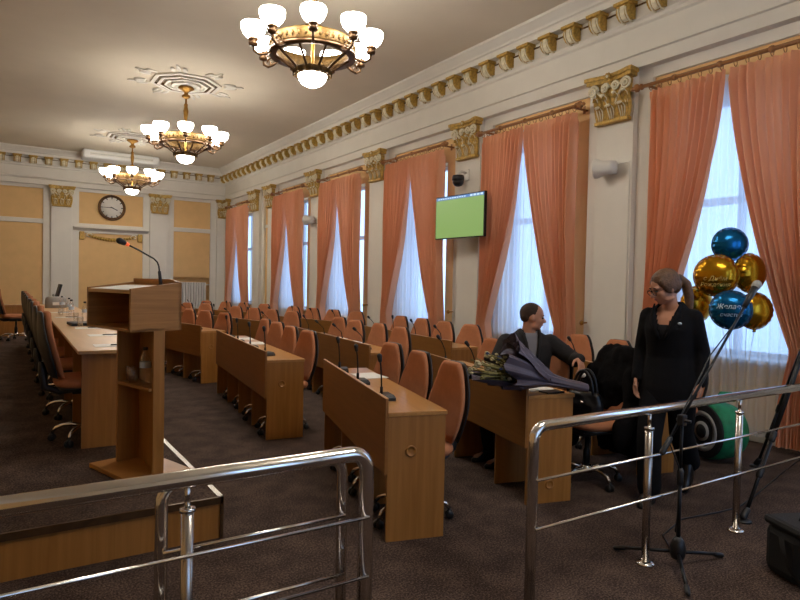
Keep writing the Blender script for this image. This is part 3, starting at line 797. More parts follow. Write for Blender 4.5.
# far monitor and grey box
r = empty('monitor', (.93, 13.3, ZT), 0, 'slim dark monitor tilted back on the far stage table', 'monitor')
mb = MB(); mb.bbox(-.09, .09, -.12, .12, 0, .015, .004); mb.build('stand_base', 'grey', r)
mb = MB(); mb.tube([(0, 0, .015), (-.02, 0, .2)], .018, 8); mb.build('stand_neck', 'grey', r)
mb = MB(); mb.bbox(-.02, .02, -.22, .22, .10, .40, .006, Matrix.Rotation(.25, 4, 'Y')); mb.build('screen', 'black', r)
r = empty('document_box', (.86, 12.0, ZT), .3, 'grey curved desktop box on the stage table before the monitor', 'box')
mb = MB(); mb.loft([[Vector((x*k, y*k, z)) for x, y in [(.14*math.cos(a*PI/8)*1.2, .12*math.sin(a*PI/8)) for a in range(16)]] for z, k in ((0, 1), (.12, 1), (.17, .93), (.19, .75))]); mb.build('body', 'grey', r)
mb = MB(); mb.bbox(-.10, .10, -.125, -.118, .05, .1, .002); mb.build('drawer_front', 'whitep', r)
# bottles and glasses
def bottle(h=.24, rad=.033):
    r = empty('water_bottle')
    mb = MB(); mb.lathe([(.005, 0), (rad*.9, .002), (rad, .012), (rad, h*.35), (rad*.93, h*.4), (rad, h*.45), (rad, h*.62), (rad*.75, h*.76), (rad*.42, h*.86), (rad*.4, h*.93)], 16); mb.build('bottle_body', 'glass', r)
    mb = MB(); mb.lathe([(rad*.2, h*.92), (rad*.46, h*.92), (rad*.46, h), (rad*.1, h)], 12); mb.build('bottle_cap', 'cap', r)
    mb = MB(); mb.lathe([(rad*1.01, h*.45), (rad*1.012, h*.46), (rad*1.012, h*.6), (rad*1.01, h*.61)], 16, caps=False); mb.build('bottle_label', 'label', r)
    return r
bot0 = bottle(); 
def glass():
    r = empty('drinking_glass'); mb = MB(); mb.lathe([(.005, 0), (.027, .001), (.031, .10), (.0295, .10), (.026, .006), (.004, .006)], 16); mb.build('tumbler', 'glass', r); return r
gl0 = glass(); index_kids()
BP = [(.86, 7.45), (.90, 8.3), (.82, 9.0), (.86, 9.75), (.84, 10.6)]
for k, (x, y) in enumerate(BP):
    o = bot0 if k == 0 else dup(bot0); o.location = (x, y, ZT); tag(o, 'clear water bottle on the stage table, %s from the lectern' % ORD[k], 'bottle', 'water bottles on the stage table')
for k, (x, y) in enumerate([(.82, 8.45), (.76, 9.75), (.77, 7.50)]):
    o = gl0 if k == 0 else dup(gl0); o.location = (x, y, ZT); tag(o, 'empty drinking glass among the bottles on the stage table, %s one' % ['nearer', 'farther', 'nearest'][k], 'glass', 'glasses on the stage table')

# ------------------------------------------------------------------ lectern
LP = Vector((.682, 4.012)); U = Vector((-.288, .958)).normalized(); Wv = Vector((U.y, -U.x))
lrz = math.atan2(Wv.y, Wv.x)   # local +X = depth (W), local +Y = width (U)
lec = empty('lectern', (LP.x, LP.y, ZS), lrz, 'wooden lectern with open box top and gooseneck microphone on the stage', 'lectern')
zb = 1.172-ZS; LW, LD = .60, .334
mb = MB(); mb.bbox(0, .40, -.02, .55, 0, .03, .004); mb.build('base_plate', 'woodh', lec)
mb = MB(); mb.prism([(.15, 0), (.222, 0), (.222, .02), (.15, .02)], 'z', .03, zb); mb.build('side_panel', 'wood', lec)
mb = MB(); mb.prism([(.14, .45), (.30, .45), (.30, .47), (.14, .47)], 'z', .03, zb); mb.build('side_panel', 'wood', lec)
mb = MB(); mb.prism([(.205, .02), (.222, .02), (.305, .45), (.287, .45)], 'z', .03, zb); mb.build('back_panel', 'wood', lec)
mb = MB(); mb.prism([(.13, .02), (.205, .02), (.287, .45), (.13, .45)], 'z', .555, .573); mb.build('shelf', 'woodh', lec)
# box head
mb = MB(); mb.bbox(0, LD, 0, LW, zb, zb+.018, .002); mb.build('box_bottom', 'woodh', lec)
def sidep(y0, y1):
    m_ = MB(); m_.prism([(0, zb), (LD, zb), (LD, zb+.305), (0, zb+.262)], 'y', y0, y1); return m_
sidep(0, .018).build('box_side', 'woodh', lec); sidep(LW-.018, LW).build('box_side', 'woodh', lec)
mb = MB(); mb.prism([(0, zb), (LW, zb), (LW, zb+.325), (.12, zb+.325), (0, zb+.305)], 'x', LD-.018, LD); mb.build('box_back', 'woodh', lec)
mb = MB(); mb.prism([(.0, zb+.232), (.0, zb+.25), (LD-.018, zb+.285), (LD-.018, zb+.267)], 'y', .018, LW-.018); mb.build('reading_top', 'tabletop', lec)
mb = MB(); mb.box(-.0, .24, .03, LW-.03, .0, .002, Matrix.Translation((0.01, 0, zb+.2535)) @ Matrix.Rotation(-math.atan2(.035, LD), 4, 'Y')); o = mb.build('paper_sheet', 'paper', None, (LP.x, LP.y, ZS), lrz); tag(o, 'pale paper lying on the sloped top of the lectern', 'paper')
g = empty('gooseneck_microphone', (LP.x, LP.y, ZS), lrz, 'black gooseneck microphone with orange ring rising from the lectern', 'microphone')
mb = MB(); mb.cap((.30, .20, zb+.285), (.29, .20, zb+.37), .012, .010); mb.lathe([(.005, .27), (.028, .272), (.026, .285), (.012, .29)], 12, (.30, .20, zb)); mb.build('mount', 'black', g)
zz = lambda z: z-ZS
NP = [(.292, .2, zz(1.53)), (.285, .2, zz(1.58)), (.275, .2, zz(1.605)), (.25, .2, zz(1.628)), (.2, .2, zz(1.652)), (.15, .2, zz(1.678)), (.075, .2, zz(1.709))]
mb = MB(); mb.tube(NP, .0055, 8); mb.build('gooseneck', 'blackm', g)
mb = MB(); mb.cap((.075, .2, zz(1.709)), (.062, .2, zz(1.714)), .012, .012); mb.build('light_ring', 'orange', g)
mb = MB(); mb.cap((.052, .2, zz(1.718)), (.025, .2, zz(1.729)), .017, .021); mb.build('foam_head', 'black', g)
# things on the lectern shelf
def lw(x, y): v = LP+Wv*x+U*y; return v
p = lw(.20, .20); o = dup(bot0); o.location = (p.x, p.y, ZS+.5735); o.scale = (1.05, 1.05, 1.0); tag(o, 'clear water bottle standing on the shelf inside the lectern', 'bottle')
p = lw(.175, .31); o = dup(gl0); o.location = (p.x, p.y, ZS+.5735); tag(o, 'empty drinking glass on the shelf inside the lectern', 'glass')
p = lw(.19, .25); o = dup(gl0); o.location = (p.x-.015, p.y+.02, ZS+.573)
o.location = (*lw(.20, .40), ZS+.5735); tag(o, 'second drinking glass at the far end of the lectern shelf', 'glass')

# ------------------------------------------------------------------ steel rails
def rail(name, x0, x1, y, z, bend0, bend1, posts, bars, label, rad=.026):
    r = empty(name, (0, 0, 0), 0, label, 'railing')
    R = .07; pth = []
    if bend0:
        pth += [(x0, y, 0), (x0, y, z-R)]+[(x0+R-R*math.cos(a*PI/12), y, z-R+R*math.sin(a*PI/12)) for a in range(1, 6)]+[(x0+R, y, z)]
    else: pth += [(x0, y, z)]
    if bend1:
        pth += [(x1-R, y, z)]+[(x1-R+R*math.sin(a*PI/12), y, z-R+R*math.cos(a*PI/12)) for a in range(1, 6)]+[(x1, y, z-R), (x1, y, 0)]
    else: pth += [(x1, y, z)]
    mb = MB(); mb.tube(pth, rad, 14); mb.build('handrail', 'chrome', r)
    for zb_ in bars:
        mb = MB(); mb.tube([(x0, y-.028, zb_), (x1, y-.028, zb_)], .007, 8); mb.build('cross_bar', 'chrome', r)
    for px in posts:
        mb = MB(); mb.tube([(px, y, 0), (px, y, .745)], .021, 12); p_ = mb.build('post', 'steel', r)
        mb = MB(); mb.tube([(px, y, .745), (px, y, z-.01)], .010, 10); mb.build('stub', 'chrome', p_)
        mb = MB(); mb.lathe([(.02, .735), (.026, .737), (.026, .75), (.01, .752)], 14, (px, y, 0)); mb.build('collar', 'chrome', p_)
        mb = MB(); mb.lathe([(.02, 0), (.05, .0), (.048, .010), (.03, .016), (.02, .018)], 16, (px, y, 0)); mb.build('floor_flange', 'chrome', p_)
    return r
rail('steel_railing', 2.105, 5.2, 2.07, .845, True, False, (2.975, 3.88), (.60, .37), 'polished steel railing in front of the woman on the right')
rail('steel_railing', -1.6, 1.208, 2.07, .845, False, True, (.531, -.6), (.60, .37), 'polished steel railing in the left foreground, the one nearest the camera', .030)
rail('steel_railing', .462, 1.135, 2.13, .825, True, True, (), (.60, .372), 'shorter inner steel railing close behind the left foreground railing', .021)

# ------------------------------------------------------------------ wall fittings
# screen
tv = empty('wall_screen', (5.88, 7.46, 2.535), 0, 'flat screen showing green, mounted on the second pilaster from the camera', 'screen')
tvm = Matrix.Rotation(math.radians(2.5), 4, 'Z')
mb = MB(); mb.bbox(-.0, .05, -.56, .56, -.33, .33, .006, tvm); mb.build('casing', 'black', tv)
mb = MB(); mb.box(-.002, .001, -.545, .545, -.315, .27, tvm); mb.build('display', 'screen', tv)
mb = MB(); mb.box(-.002, .001, -.545, .545, .27, .315, tvm); tb = mb.build('taskbar', 'taskbar', tv)
ICO = MB(); ICO.box(-.0015, 0, -.024, .024, -.0135, .0135, tvm); ICOM = ICO.mesh('taskbar_icon', 'icon')
for k in range(4): inst('taskbar_icon', ICOM, tb, tvm @ Vector((-.0022, -.50+.075*k, .2935)))
ICO = MB(); ICO.box(-.0015, 0, -.017, .017, -.008, .008, tvm); ICOM2 = ICO.mesh('taskbar_icon', 'icon')
for k in range(12): inst('taskbar_icon', ICOM2, tb, tvm @ Vector((-.0022, -.13+.055*k, .2925)))
mb = MB()
for k in range(0): mb.box(-.0035, -.0022, -.525+.075*k, -.475+.075*k, .28, .307, tvm)
for k in range(0): mb.box(-.0035, -.0022, -.15+.055*k, -.115+.055*k, .285, .30, tvm)
mb = MB(); mb.box(.05, .375, -.05, .05, -.06, .06); mb.box(.36, .376, -.1, .1, -.1, .1); mb.build('wall_bracket', 'blackm', tv)
# dome camera
dc = empty('dome_camera', (6.25, 7.75, 3.16), 0, 'black and white dome security camera above the wall screen', 'camera')
mb = MB(); mb.bbox(-.02, 0, -.07, .07, -.02, .16, .01); mb.tube([(0, 0, .10), (-.10, 0, .12), (-.17, 0, .08), (-.17, 0, .03)], .022, 8); mb.build('wall_arm', 'whitep', dc)
mb = MB(); mb.lathe([(.02, .06), (.085, .05), (.095, .02), (.095, -.03)], 18, (-.17, 0, 0)); mb.build('housing', 'black', dc)
mb = MB(); mb.lathe([(.09, -.03), (.085, -.07), (.06, -.11), (.02, -.125)], 18, (-.17, 0, 0)); mb.build('dome', 'leather', dc)
# horn speakers
def horn(y, z, label, aim):
    r = empty('wall_speaker', (6.25, y, z), 0, label, 'speaker', 'wall speakers')
    mb = MB(); mb.bbox(-.02, 0, -.06, .06, -.06, .06, .006); mb.tube([(0, 0, 0), (-.09, 0, 0)], .018, 8); mb.build('wall_bracket', 'whitep', r)
    T = Matrix.Translation((-.14, 0, 0)) @ Matrix.Rotation(aim, 4, 'Z') @ Matrix.Rotation(PI/2, 4, 'X')
    mb = MB(); mb.lathe([(.02, -.13), (.075, -.12), (.085, -.05), (.09, .04), (.115, .10), (.118, .13)], 20, T=T); mb.build('cabinet', 'whitep', r)
    mb = MB(); mb.lathe([(.112, .128), (.09, .142), (.02, .148)], 20, T=T); mb.build('grille', 'grey', r)
horn(4.95, 2.93, 'round white wall speaker on the pilaster nearest the camera', PI+.3)
horn(13.3, 2.93, 'round white wall speaker on the fourth pilaster, beyond the screen', PI+.3)
mb = MB(); mb.tube([(6.245, 4.90, 2.98), (6.245, 4.72, 2.99), (6.245, 4.715, 2.9), (6.245, 4.71, .5)], .006, 6); o = mb.build('cable', 'whitep'); tag(o, 'thin white cable running down the pilaster from the wall speaker', 'cable')
# clock
ck = empty('wall_clock', (2.885, YB-.055, 3.56), 0, 'round wall clock with dark rim on the back wall', 'clock')
TX = Matrix.Rotation(PI/2, 4, 'X')
mb = MB(); mb.lathe([(.30, 0), (.375, 0), (.38, .03), (.365, .06), (.335, .055), (.325, .03), (.30, .03)], 36, T=TX, caps=False); mb.build('rim', 'bronze', ck)
mb = MB(); mb.lathe([(.01, .0), (.34, .0), (.34, .025), (.01, .026)], 36, T=TX); mb.build('dial', 'clockface', ck)
mb = MB()
for k in range(12):
    a = k*PI/6; T = Matrix.Rotation(a, 4, 'Y'); mb.box(-.012, .012, -.031, -.028, .25, .315, T)
mb.build('hour_marks', 'blackm', ck)
for a, l_, w_ in ((3.85*PI/6, .17, .012), (9.0*PI/6, .26, .008)):
    mb = MB(); mb.box(-w_, w_, -.036, -.032, -.04, l_, Matrix.Rotation(a, 4, 'Y')); mb.build('hand', 'blackm', ck)
# air conditioner under the ceiling
ac = empty('air_conditioner', (2.99, YB-.95, 0), 0, 'long white air conditioner slung under the ceiling at the back wall', 'air conditioner')
mb = MB(); mb.bbox(-1.0, 1.0, -.25, .35, ZC-.25, ZC-.01, .05); mb.build('casing', 'white', ac)
mb = MB(); mb.bbox(-.82, .82, -.262, -.24, ZC-.17, ZC-.09, .008); mb.build('outlet_grille', 'whitep', ac)
mb = MB(); mb.box(-.8, .8, -.266, -.26, ZC-.135, ZC-.125); mb.build('louvre', 'grey', ac)
# radiator in the back niche
rd = empty('radiator', (5.27, YB+.02, 0), 0, 'white finned radiator in a niche of the back wall', 'radiator')
for k in range(11):
    mb = MB(); x = -.43+.082*k; mb.bbox(x-.03, x+.03, -.05, .10, .55, 1.40, .014); mb.build('fin', 'radiator', rd)
mb = MB(); mb.tube([(-.46, .05, .62), (.44, .05, .62)], .02, 8); mb.tube([(-.46, .05, 1.33), (.58, .05, 1.33)], .02, 8); mb.build('header_pipe', 'radiator', rd)

# ------------------------------------------------------------------ people
def ering(c, rx, ry, n=20, p=2.3, fx=1.0):
    out = []
    for k in range(n):
        a = 2*PI*k/n; cc, ss = math.cos(a), math.sin(a)
        x = rx*abs(cc)**(2/p)*(1 if cc > 0 else -1); y = ry*abs(ss)**(2/p)*(1 if ss > 0 else -1)
        out.append(Vector((c[0]+x, c[1]+y, c[2])))
    return out
def head_parts(mb, T, neck_to, male=False):
    st = len(mb.v); k = 1.04 if male else 1.0
    mb.ell((-.012, 0, .022), (.097*k, .076*k, .094), 20, 12)
    mb.ell((.028, 0, -.030), (.060, .060*k, .080), 16, 10)
    mb.ell((.048, 0, -.084), (.034, .036 if male else .030, .026), 12, 8)
    for s in (-1, 1):
        mb.ell((.050, s*.034, -.030), (.032, .028, .030), 10, 8)
        mb.ell((.074, s*.031, .020), (.018, .026, .010), 8, 6)
        mb.ell((-.008, s*.077, -.012), (.020, .009, .032), 10, 8)
        mb.ell((.015, s*.045, -.075), (.04, .018, .022), 8, 6)
    mb.cap((.082, 0, .008), (.108, 0, -.030), .008, .013, 8)
    mb.ell((.098, 0, -.034), (.014, .017, .009), 8, 6)
    mb.ell((.080, 0, -.060), (.014, .026, .013), 10, 6)
    mb.v[st:] = [tuple(T @ Vector(v)) for v in mb.v[st:]]
    p = T @ Vector((-.022, 0, -.05))
    mb.cap(p, Vector(neck_to), .054 if male else .047, .060 if male else .052, 14)
def face_bits(parent, T):
    for s in (-1, 1):
        mb = MB(); mb.ell((.080, s*.031, -.001), (.011, .014, .007), 10, 6); mb.xf(T); mb.build('eye', 'eye', parent)
        mb = MB(); mb.tube([(.086, s*.012, .020), (.089, s*.030, .025), (.078, s*.048, .020)], .0035, 6); mb.xf(T); mb.build('eyebrow', 'hairm', parent)
    mb = MB(); mb.ell((.088, 0, -.060), (.008, .021, .0055), 10, 6); mb.xf(T); mb.build('lips', 'lip', parent)
def hand(mb, w, d, n, s, curl=.35, size=1.0):
    w = Vector(w); d = Vector(d).normalized(); n = Vector(n); n = (n-d*n.dot(d)).normalized(); s = Vector(s); s = (s-d*s.dot(d)-n*s.dot(n)).normalized()
    z = size
    for k in range(4):
        o = .030-.020*k
        mb.cap(w+s*o*.55*z, w+d*.085*z+s*o*z-d*.006*k*z, .014*z, .0115*z, 8)
        p = w+d*.085*z+s*o*z-d*.006*k*z; L = (.040, .044, .041, .032)[k]*z; a = curl*.6
        for q in range(3):
            dd = (d*math.cos(a)+n*math.sin(a)).normalized(); p2 = p+dd*L
            mb.cap(p, p2, .0098*z*(1-.08*q), .0092*z*(1-.1*q), 8); p = p2; L *= .72; a += curl
    p0 = w+d*.018*z+s*.026*z; p1 = p0+(d*.55+s*.65+n*.35).normalized()*.042*z; p2 = p1+(d*.85+s*.25+n*.35).normalized()*.032*z; p3 = p2+(d*.95+n*.35).normalized()*.024*z
    mb.cap(p0, p1, .0145*z, .012*z, 8); mb.cap(p1, p2, .0115*z, .0105*z, 8); mb.cap(p2, p3, .0105*z, .0085*z, 8)
def limb(mb, pts, rs, seg=14):
    for i in range(len(pts)-1): mb.cap(pts[i], pts[i+1], rs[i], rs[i+1], seg)

# --- woman
WR = math.atan2(-.30, -.954)
wloc = (4.03, 2.66, 0)
HT = Matrix.Translation((.075, -.03, 1.512)) @ Matrix.Rotation(math.radians(-42), 4, 'Z') @ Matrix.Rotation(math.radians(22), 4, 'Y')
mb = MB()
head_parts(mb, HT, (.01, 0, 1.36))
tors = [(.80, .09, .15, 0), (.88, .105, .165, 0), (1.02, .088, .13, .0), (1.12, .095, .14, .01), (1.22, .105, .14, .02), (1.30, .08, .135, .01), (1.345, .055, .11, .0), (1.385, .045, .065, 0)]
mb.loft([ering((x, 0, z), rx, ry) for z, rx, ry, x in tors])
SHR, ELR, WRR = (0, -.150, 1.315), (-.03, -.205, 1.06), (.06, -.205, .85)
SHL, ELL, WRL = (0, .150, 1.315), (-.05, .205, 1.06), (.01, .215, .85)
for sh, el, wr, sg in ((SHR, ELR, WRR, -1), (SHL, ELL, WRL, 1)):
    limb(mb, [sh, el, wr], [.036, .034, .024])
    dv = (Vector(wr)-Vector(el)).normalized()
    hand(mb, wr, (dv.x*.7+.1, 0, -1), (0, -sg, 0), (1, 0, 0), .42, .95)
HIP = .86
KR, AR = (.17, -.07, .46), (.17, -.06, .09)
KLf, AL = (-.08, .075, .47), (-.33, .07, .20)
limb(mb, [(0, -.085, HIP), KR, AR], [.08, .055, .038]); limb(mb, [(0, .085, HIP), KLf, AL], [.08, .055, .038])
mb.cap((AR[0], AR[1], .09), (AR[0]+.05, AR[1], .05), .03, .022, 10)
mb.cap((-.33, .07, .18), (-.31, .07, .12), .03, .025, 10)
woman = remesh('person', mb, 'skin', .0075, 3)
woman.location = wloc; woman.rotation_euler.z = WR
tag(woman, 'standing woman in a black suit and glasses with a ponytail, behind the steel railing', 'person')
face_bits(woman, HT)
# suit jacket
mb = MB()
jt = [(.71, .145, .192, 0), (.80, .145, .190, 0), (.90, .130, .176, 0), (1.02, .112, .152, .0), (1.12, .122, .156, .012), (1.22, .135, .164, .022), (1.30, .108, .166, .01), (1.345, .08, .145, .0), (1.385, .062, .10, -.008), (1.42, .055, .07, -.015)]
mb.loft([ering((x, 0, z), rx, ry) for z, rx, ry, x in jt])
for sh, el, wr in ((SHR, ELR, WRR), (SHL, ELL, WRL)):
    e = Vector(el); w_ = Vector(wr)
    limb(mb, [(sh[0], sh[1]*1.02, sh[2]-.01), el, w_+(e-w_)*.04], [.062, .053, .041])
jk = remesh('suit_jacket', mb, 'blackcloth', .011, 5, woman)
cull(jk, lambda c: c.x > .02 and c.z > 1.15 and abs(c.y+.01) < (c.z-1.15)*.33 and abs(c.y) < .08)
cull(jk, lambda c: c.z < .73 and abs(c.y) < .17 and c.z < .715)
cull(jk, lambda c: c.z > 1.41)
mb = MB()
mb.loft([ering((x+.004, 0, z), rx, ry) for z, rx, ry, x in [(.90, .125, .17, 0), (1.02, .10, .15, .0), (1.12, .113, .152, .012), (1.20, .120, .150, .022), (1.25, .112, .145, .018)]])
mb.build('knit_top', 'topcloth', woman)
for s in (-1, 1):
    mb = MB()
    for q in range(7):
        t = q/6; z = 1.15+.245*t; y = s*(.012+.07*t)-.01; w_ = .010+.034*math.sin(PI*min(1, t*1.05))*(1 if t < .85 else .6)
        x = .156-.03*t-.065*t**2.5
        if q == 0: R = []
        R.append([Vector((x, y, z)), Vector((x+.012, y+s*w_*.5, z)), Vector((x-.012-.2*w_, y+s*w_*1.3, z-.004)), Vector((x-.02, y+s*w_*.4, z))])
    mb.loft(R); mb.build('lapel', 'blackcloth', woman)
mb = MB(); mb.ell((.137, .10, 1.265), (.006, .014, .009), 8, 6); mb.build('lapel_pin', 'label', woman)
# trousers
mb = MB()
mb.loft([ering((0, 0, z), rx, ry) for z, rx, ry in ((.74, .13, .185), (.86, .125, .185), (.98, .105, .15))])
limb(mb, [(0, -.09, HIP-.04), KR, (AR[0]-.005, AR[1], .10)], [.105, .085, .080]); limb(mb, [(0, .09, HIP-.04), KLf, (AL[0]-.01, AL[1], .21)], [.105, .085, .078])
remesh('trousers', mb, 'blackcloth', .012, 4, woman)
# shoes
def shoe(T, name='shoe'):
    mb = MB(); mb.loft([ering((x, 0, z), rx, ry, 16) for z, rx, ry, x in ((0, .125, .042, .055), (.02, .128, .044, .055), (.045, .105, .042, .04), (.075, .065, .042, .0), (.14, .048, .042, -.015))]); mb.xf(T); return mb
shoe(Matrix.Translation((AR[0], AR[1], 0))).build('shoe', 'leather', woman)
shoe(Matrix.Translation((-.335, .07, .115)) @ Matrix.Rotation(math.radians(38), 4, 'Y')).build('shoe', 'leather', woman)
# hair with ponytail
mb = MB()
mb.ell((-.024, 0, .036), (.103, .084, .092), 20, 12); mb.ell((-.06, 0, -.005), (.062, .078, .07), 16, 10)
mb.ell((.006, 0, .082), (.060, .062, .030), 14, 8)
for s in (-1, 1): mb.ell((-.005, s*.070, .012), (.052, .018, .058), 10, 8); mb.ell((.03, s*.064, .045), (.03, .016, .03), 8, 6)
mb.cap((-.10, 0, .03), (-.135, 0, .01), .028, .032, 10)
mb.xf(HT)
pt = [HT @ Vector((-.13, 0, .02)), HT @ Vector((-.165, .0, -.04)), HT @ Vector((-.155, 0, -.13)), HT @ Vector((-.13, .0, -.21)), HT @ Vector((-.115, 0, -.27))]
limb(mb, pt, [.030, .036, .034, .026, .010])
hr = remesh('hair', mb, 'hairw', .008, 3, woman)
HTi = HT.inverted()
mb = MB(); mb.lathe([(.026, -.008), (.034, -.006), (.034, .006), (.026, .008)], 14, T=HT @ Matrix.Translation((-.118, 0, .02)) @ Matrix.Rotation(PI/2, 4, 'Y'), caps=False); mb.build('hair_tie', 'black', hr)
mb = MB()
for s in (-1, 1):
    mb.tube([(.099, s*.033+.024*math.cos(a*PI/8), -.006+.019*math.sin(a*PI/8)) for a in range(17)], .0022, 5, False)
    mb.tube([(.097, s*.057, .0), (.05, s*.074, .004), (.0, s*.080, .0)], .002, 5)
mb.tube([(.100, -.010, .0), (.104, 0, .003), (.100, .010, .0)], .002, 5)
mb.xf(HT); mb.build('glasses', 'blackm', woman)

# --- man
mc, mrot = MANCH
AZ = math.radians(244)
HM = Matrix.Translation((.015, .03, 1.238)) @ Matrix.Rotation(math.radians(76), 4, 'Z') @ Matrix.Rotation(math.radians(6), 4, 'Y')
mb = MB(); head_parts(mb, HM, (-.005, 0, 1.08), True)
mb.loft([ering((x, 0, z), rx, ry) for z, rx, ry, x in [(.53, .10, .15, -.02), (.62, .11, .155, -.02), (.74, .105, .145, -.01), (.90, .115, .165, 0), (1.0, .10, .175, 0), (1.06, .07, .155, 0), (1.10, .055, .08, -.005)]])
mSL, mEL, mWL = (0, .195, 1.015), (.15, .355, .885), (.36, .315, .915)
mSR, mER, mWR = (0, -.195, 1.015), (.03, -.28, .87), (.24, -.19, .87)
limb(mb, [mSL, mEL, mWL], [.052, .042, .028]); limb(mb, [mSR, mER, mWR], [.052, .042, .028])
hand(mb, mWL, (.75, -.15, -.55), (-.3, -.5, -.7), (-.3, -.6, .3), .45, 1.02)
hand(mb, mWR, (.85, .5, -.12), (0, 0, -1), (0, 1, 0), .12, 1.02)
la = math.radians(172)-AZ; ld = Vector((math.cos(la), math.sin(la), 0)); lp = Vector((-ld.y, ld.x, 0))
LEGS = []
for s in (-1, 1):
    h = Vector((0, 0, .612))+lp*s*.09; k = h+ld*.38+lp*s*.01; k.z = .60; an = k-ld*.08; an.z = .09
    LEGS.append((h, k, an)); limb(mb, [h, k, an], [.085, .06, .042])
    mb.cap(an+Vector((0, 0, -.04)), an+ld*.13+Vector((0, 0, -.055)), .036, .03, 10)
man = remesh('person', mb, 'skin', .0078, 3)
man.location = (mc.x, mc.y, 0); man.rotation_euler.z = AZ
tag(man, 'seated man with short hair in a dark jacket, looking right behind the bouquet', 'person')
face_bits(man, HM)
mb = MB(); mb.ell((-.020, 0, .028), (.098, .081, .092), 20, 12); mb.ell((-.055, 0, .0), (.056, .076, .06), 14, 10); mb.xf(HM)
hm = remesh('hair', mb, 'hairm', .008, 2, man)
cull(hm, lambda c: (HM.inverted() @ c).x > .070 and (HM.inverted() @ c).z < .078)
mb = MB()
mb.loft([ering((x, 0, z), rx, ry) for z, rx, ry, x in [(.57, .14, .19, -.02), (.66, .145, .195, -.02), (.76, .138, .19, -.01), (.90, .142, .20, 0), (1.0, .122, .208, 0), (1.065, .085, .18, 0), (1.11, .075, .105, -.01), (1.14, .068, .075, -.015)]])
for a_, b_, c_ in ((mSL, mEL, mWL), (mSR, mER, mWR)):
    e = Vector(b_); w_ = Vector(c_); limb(mb, [a_, b_, w_+(e-w_)*.06], [.078, .066, .048])
    mb.cap(w_+(e-w_)*.16, w_+(e-w_)*.02, .050, .044, 14)
jm = remesh('jacket', mb, 'jacket', .011, 4, man)
cull(jm, lambda c: c.x > .0 and c.z > .62 and abs(c.y-.005) < .012+max(0, c.z-.80)*.16 and abs(c.y) < .07)
cull(jm, lambda c: c.z > 1.125)
mb = MB(); mb.loft([ering((x+.002, 0, z), rx, ry) for z, rx, ry, x in [(.57, .122, .16, -.02), (.74, .122, .155, -.01), (.90, .127, .172, 0), (1.0, .108, .178, 0), (1.06, .080, .150, 0), (1.10, .066, .075, -.005)]]); mb.build('shirt', 'shirt', man)
for s in (-1, 1):
    mb = MB(); mb.loft([[Vector((.062-.03*t, s*(.012+.055*t), 1.075+.045*t)), Vector((.075-.03*t, s*(.03+.05*t), 1.05+.05*t)), Vector((.055-.03*t, s*(.035+.05*t), 1.055+.05*t)), Vector((.05-.03*t, s*(.02+.05*t), 1.08+.045*t))] for t in (0, .35, .7, 1)]); mb.build('shirt_collar', 'shirt', man)
    mb = MB(); mb.tube([(.130, s*.022, .64), (.140, s*.026, .80), (.146, s*.04, .92), (.118, s*.058, 1.02), (.08, s*.072, 1.085), (.02, s*.085, 1.125)], [.008, .009, .012, .016, .018, .016], 8); mb.build('jacket_edge', 'jacket', man)
mb = MB()
for h, k, an in LEGS: limb(mb, [h, k, an+Vector((0, 0, .03))], [.098, .08, .065])
mb.ell((-.01, 0, .60), (.13, .17, .085), 14, 8)
remesh('trousers', mb, 'topcloth', .014, 3, man)
for h, k, an in LEGS:
    T = Matrix.Translation((an.x, an.y, 0)) @ Matrix.Rotation(la, 4, 'Z'); shoe(T).build('shoe', 'leather', man)
mb = MB(); hp = Vector(mWL)+Vector((.085, -.03, -.095)); mb.ell(hp, (.03, .022, .03), 8, 6); mb.ell(hp+Vector((.01, .02, -.02)), (.02, .025, .02), 8, 6)
o = remesh('tissue', mb, 'paper', .007, 2); o.location = (mc.x, mc.y, 0); o.rotation_euler.z = AZ; tag(o, 'crumpled white tissue held in the hand of the seated man', 'tissue')

# ------------------------------------------------------------------ coat, handbag
cc, crot = COATCH
CT = Matrix.Translation((cc.x, cc.y, 0)) @ Matrix.Rotation(crot, 4, 'Z')
mb = MB()
# drapes over backrest (local x -.30 .. -.18), hangs front and back, wide at the bottom
rr = []
for z, x, rx, ry in ((.20, -.34, .08, .22), (.30, -.34, .095, .25), (.45, -.335, .10, .265), (.60, -.31, .115, .28), (.75, -.29, .125, .29), (.88, -.305, .110, .265), (.97, -.315, .095, .235), (1.02, -.325, .08, .18), (1.04, -.325, .05, .10)):
    ring = []
    for k in range(40):
        a = 2*PI*k/40; c_, s_ = math.cos(a), math.sin(a)
        f = 1+.09*math.sin(9*a+z*3)*(1.15-z)+.04*math.sin(17*a-z*7)
        ring.append(Vector((x+rx*f*c_, ry*f*s_, z+.012*math.sin(5*a))))
    rr.append(ring)
mb.loft(rr)
# sleeves and front folds falling over the seat
limb(mb, [(-.24, .20, .84), (-.18, .27, .62), (-.06, .30, .46), (-.05, .30, .36)], [.06, .075, .07, .055])
limb(mb, [(-.24, -.20, .84), (-.17, -.26, .62), (-.10, -.32, .40), (-.12, -.32, .24)], [.06, .075, .07, .06])
limb(mb, [(-.16, -.05, .58), (.0, -.10, .585), (.14, -.17, .58), (.20, -.30, .46)], [.05, .05, .045, .05])
ct = remesh('coat', mb, 'coat', .014, 3)
for v in ct.data.vertices:
    n_ = noise.noise(v.co*9)*.016+noise.noise(v.co*22)*.006; v.co += v.normal*n_
ct.matrix_world = CT
tag(ct, 'black wool coat draped over a terracotta chair back between the man and woman', 'coat')
hb = empty('handbag', (0, 0, 0), 0, 'black leather handbag with raised arched handle beside the draped coat', 'handbag')
hp = CT @ Vector((.09, .06, .526))
hb.location = hp; hb.rotation_euler.z = crot+.35
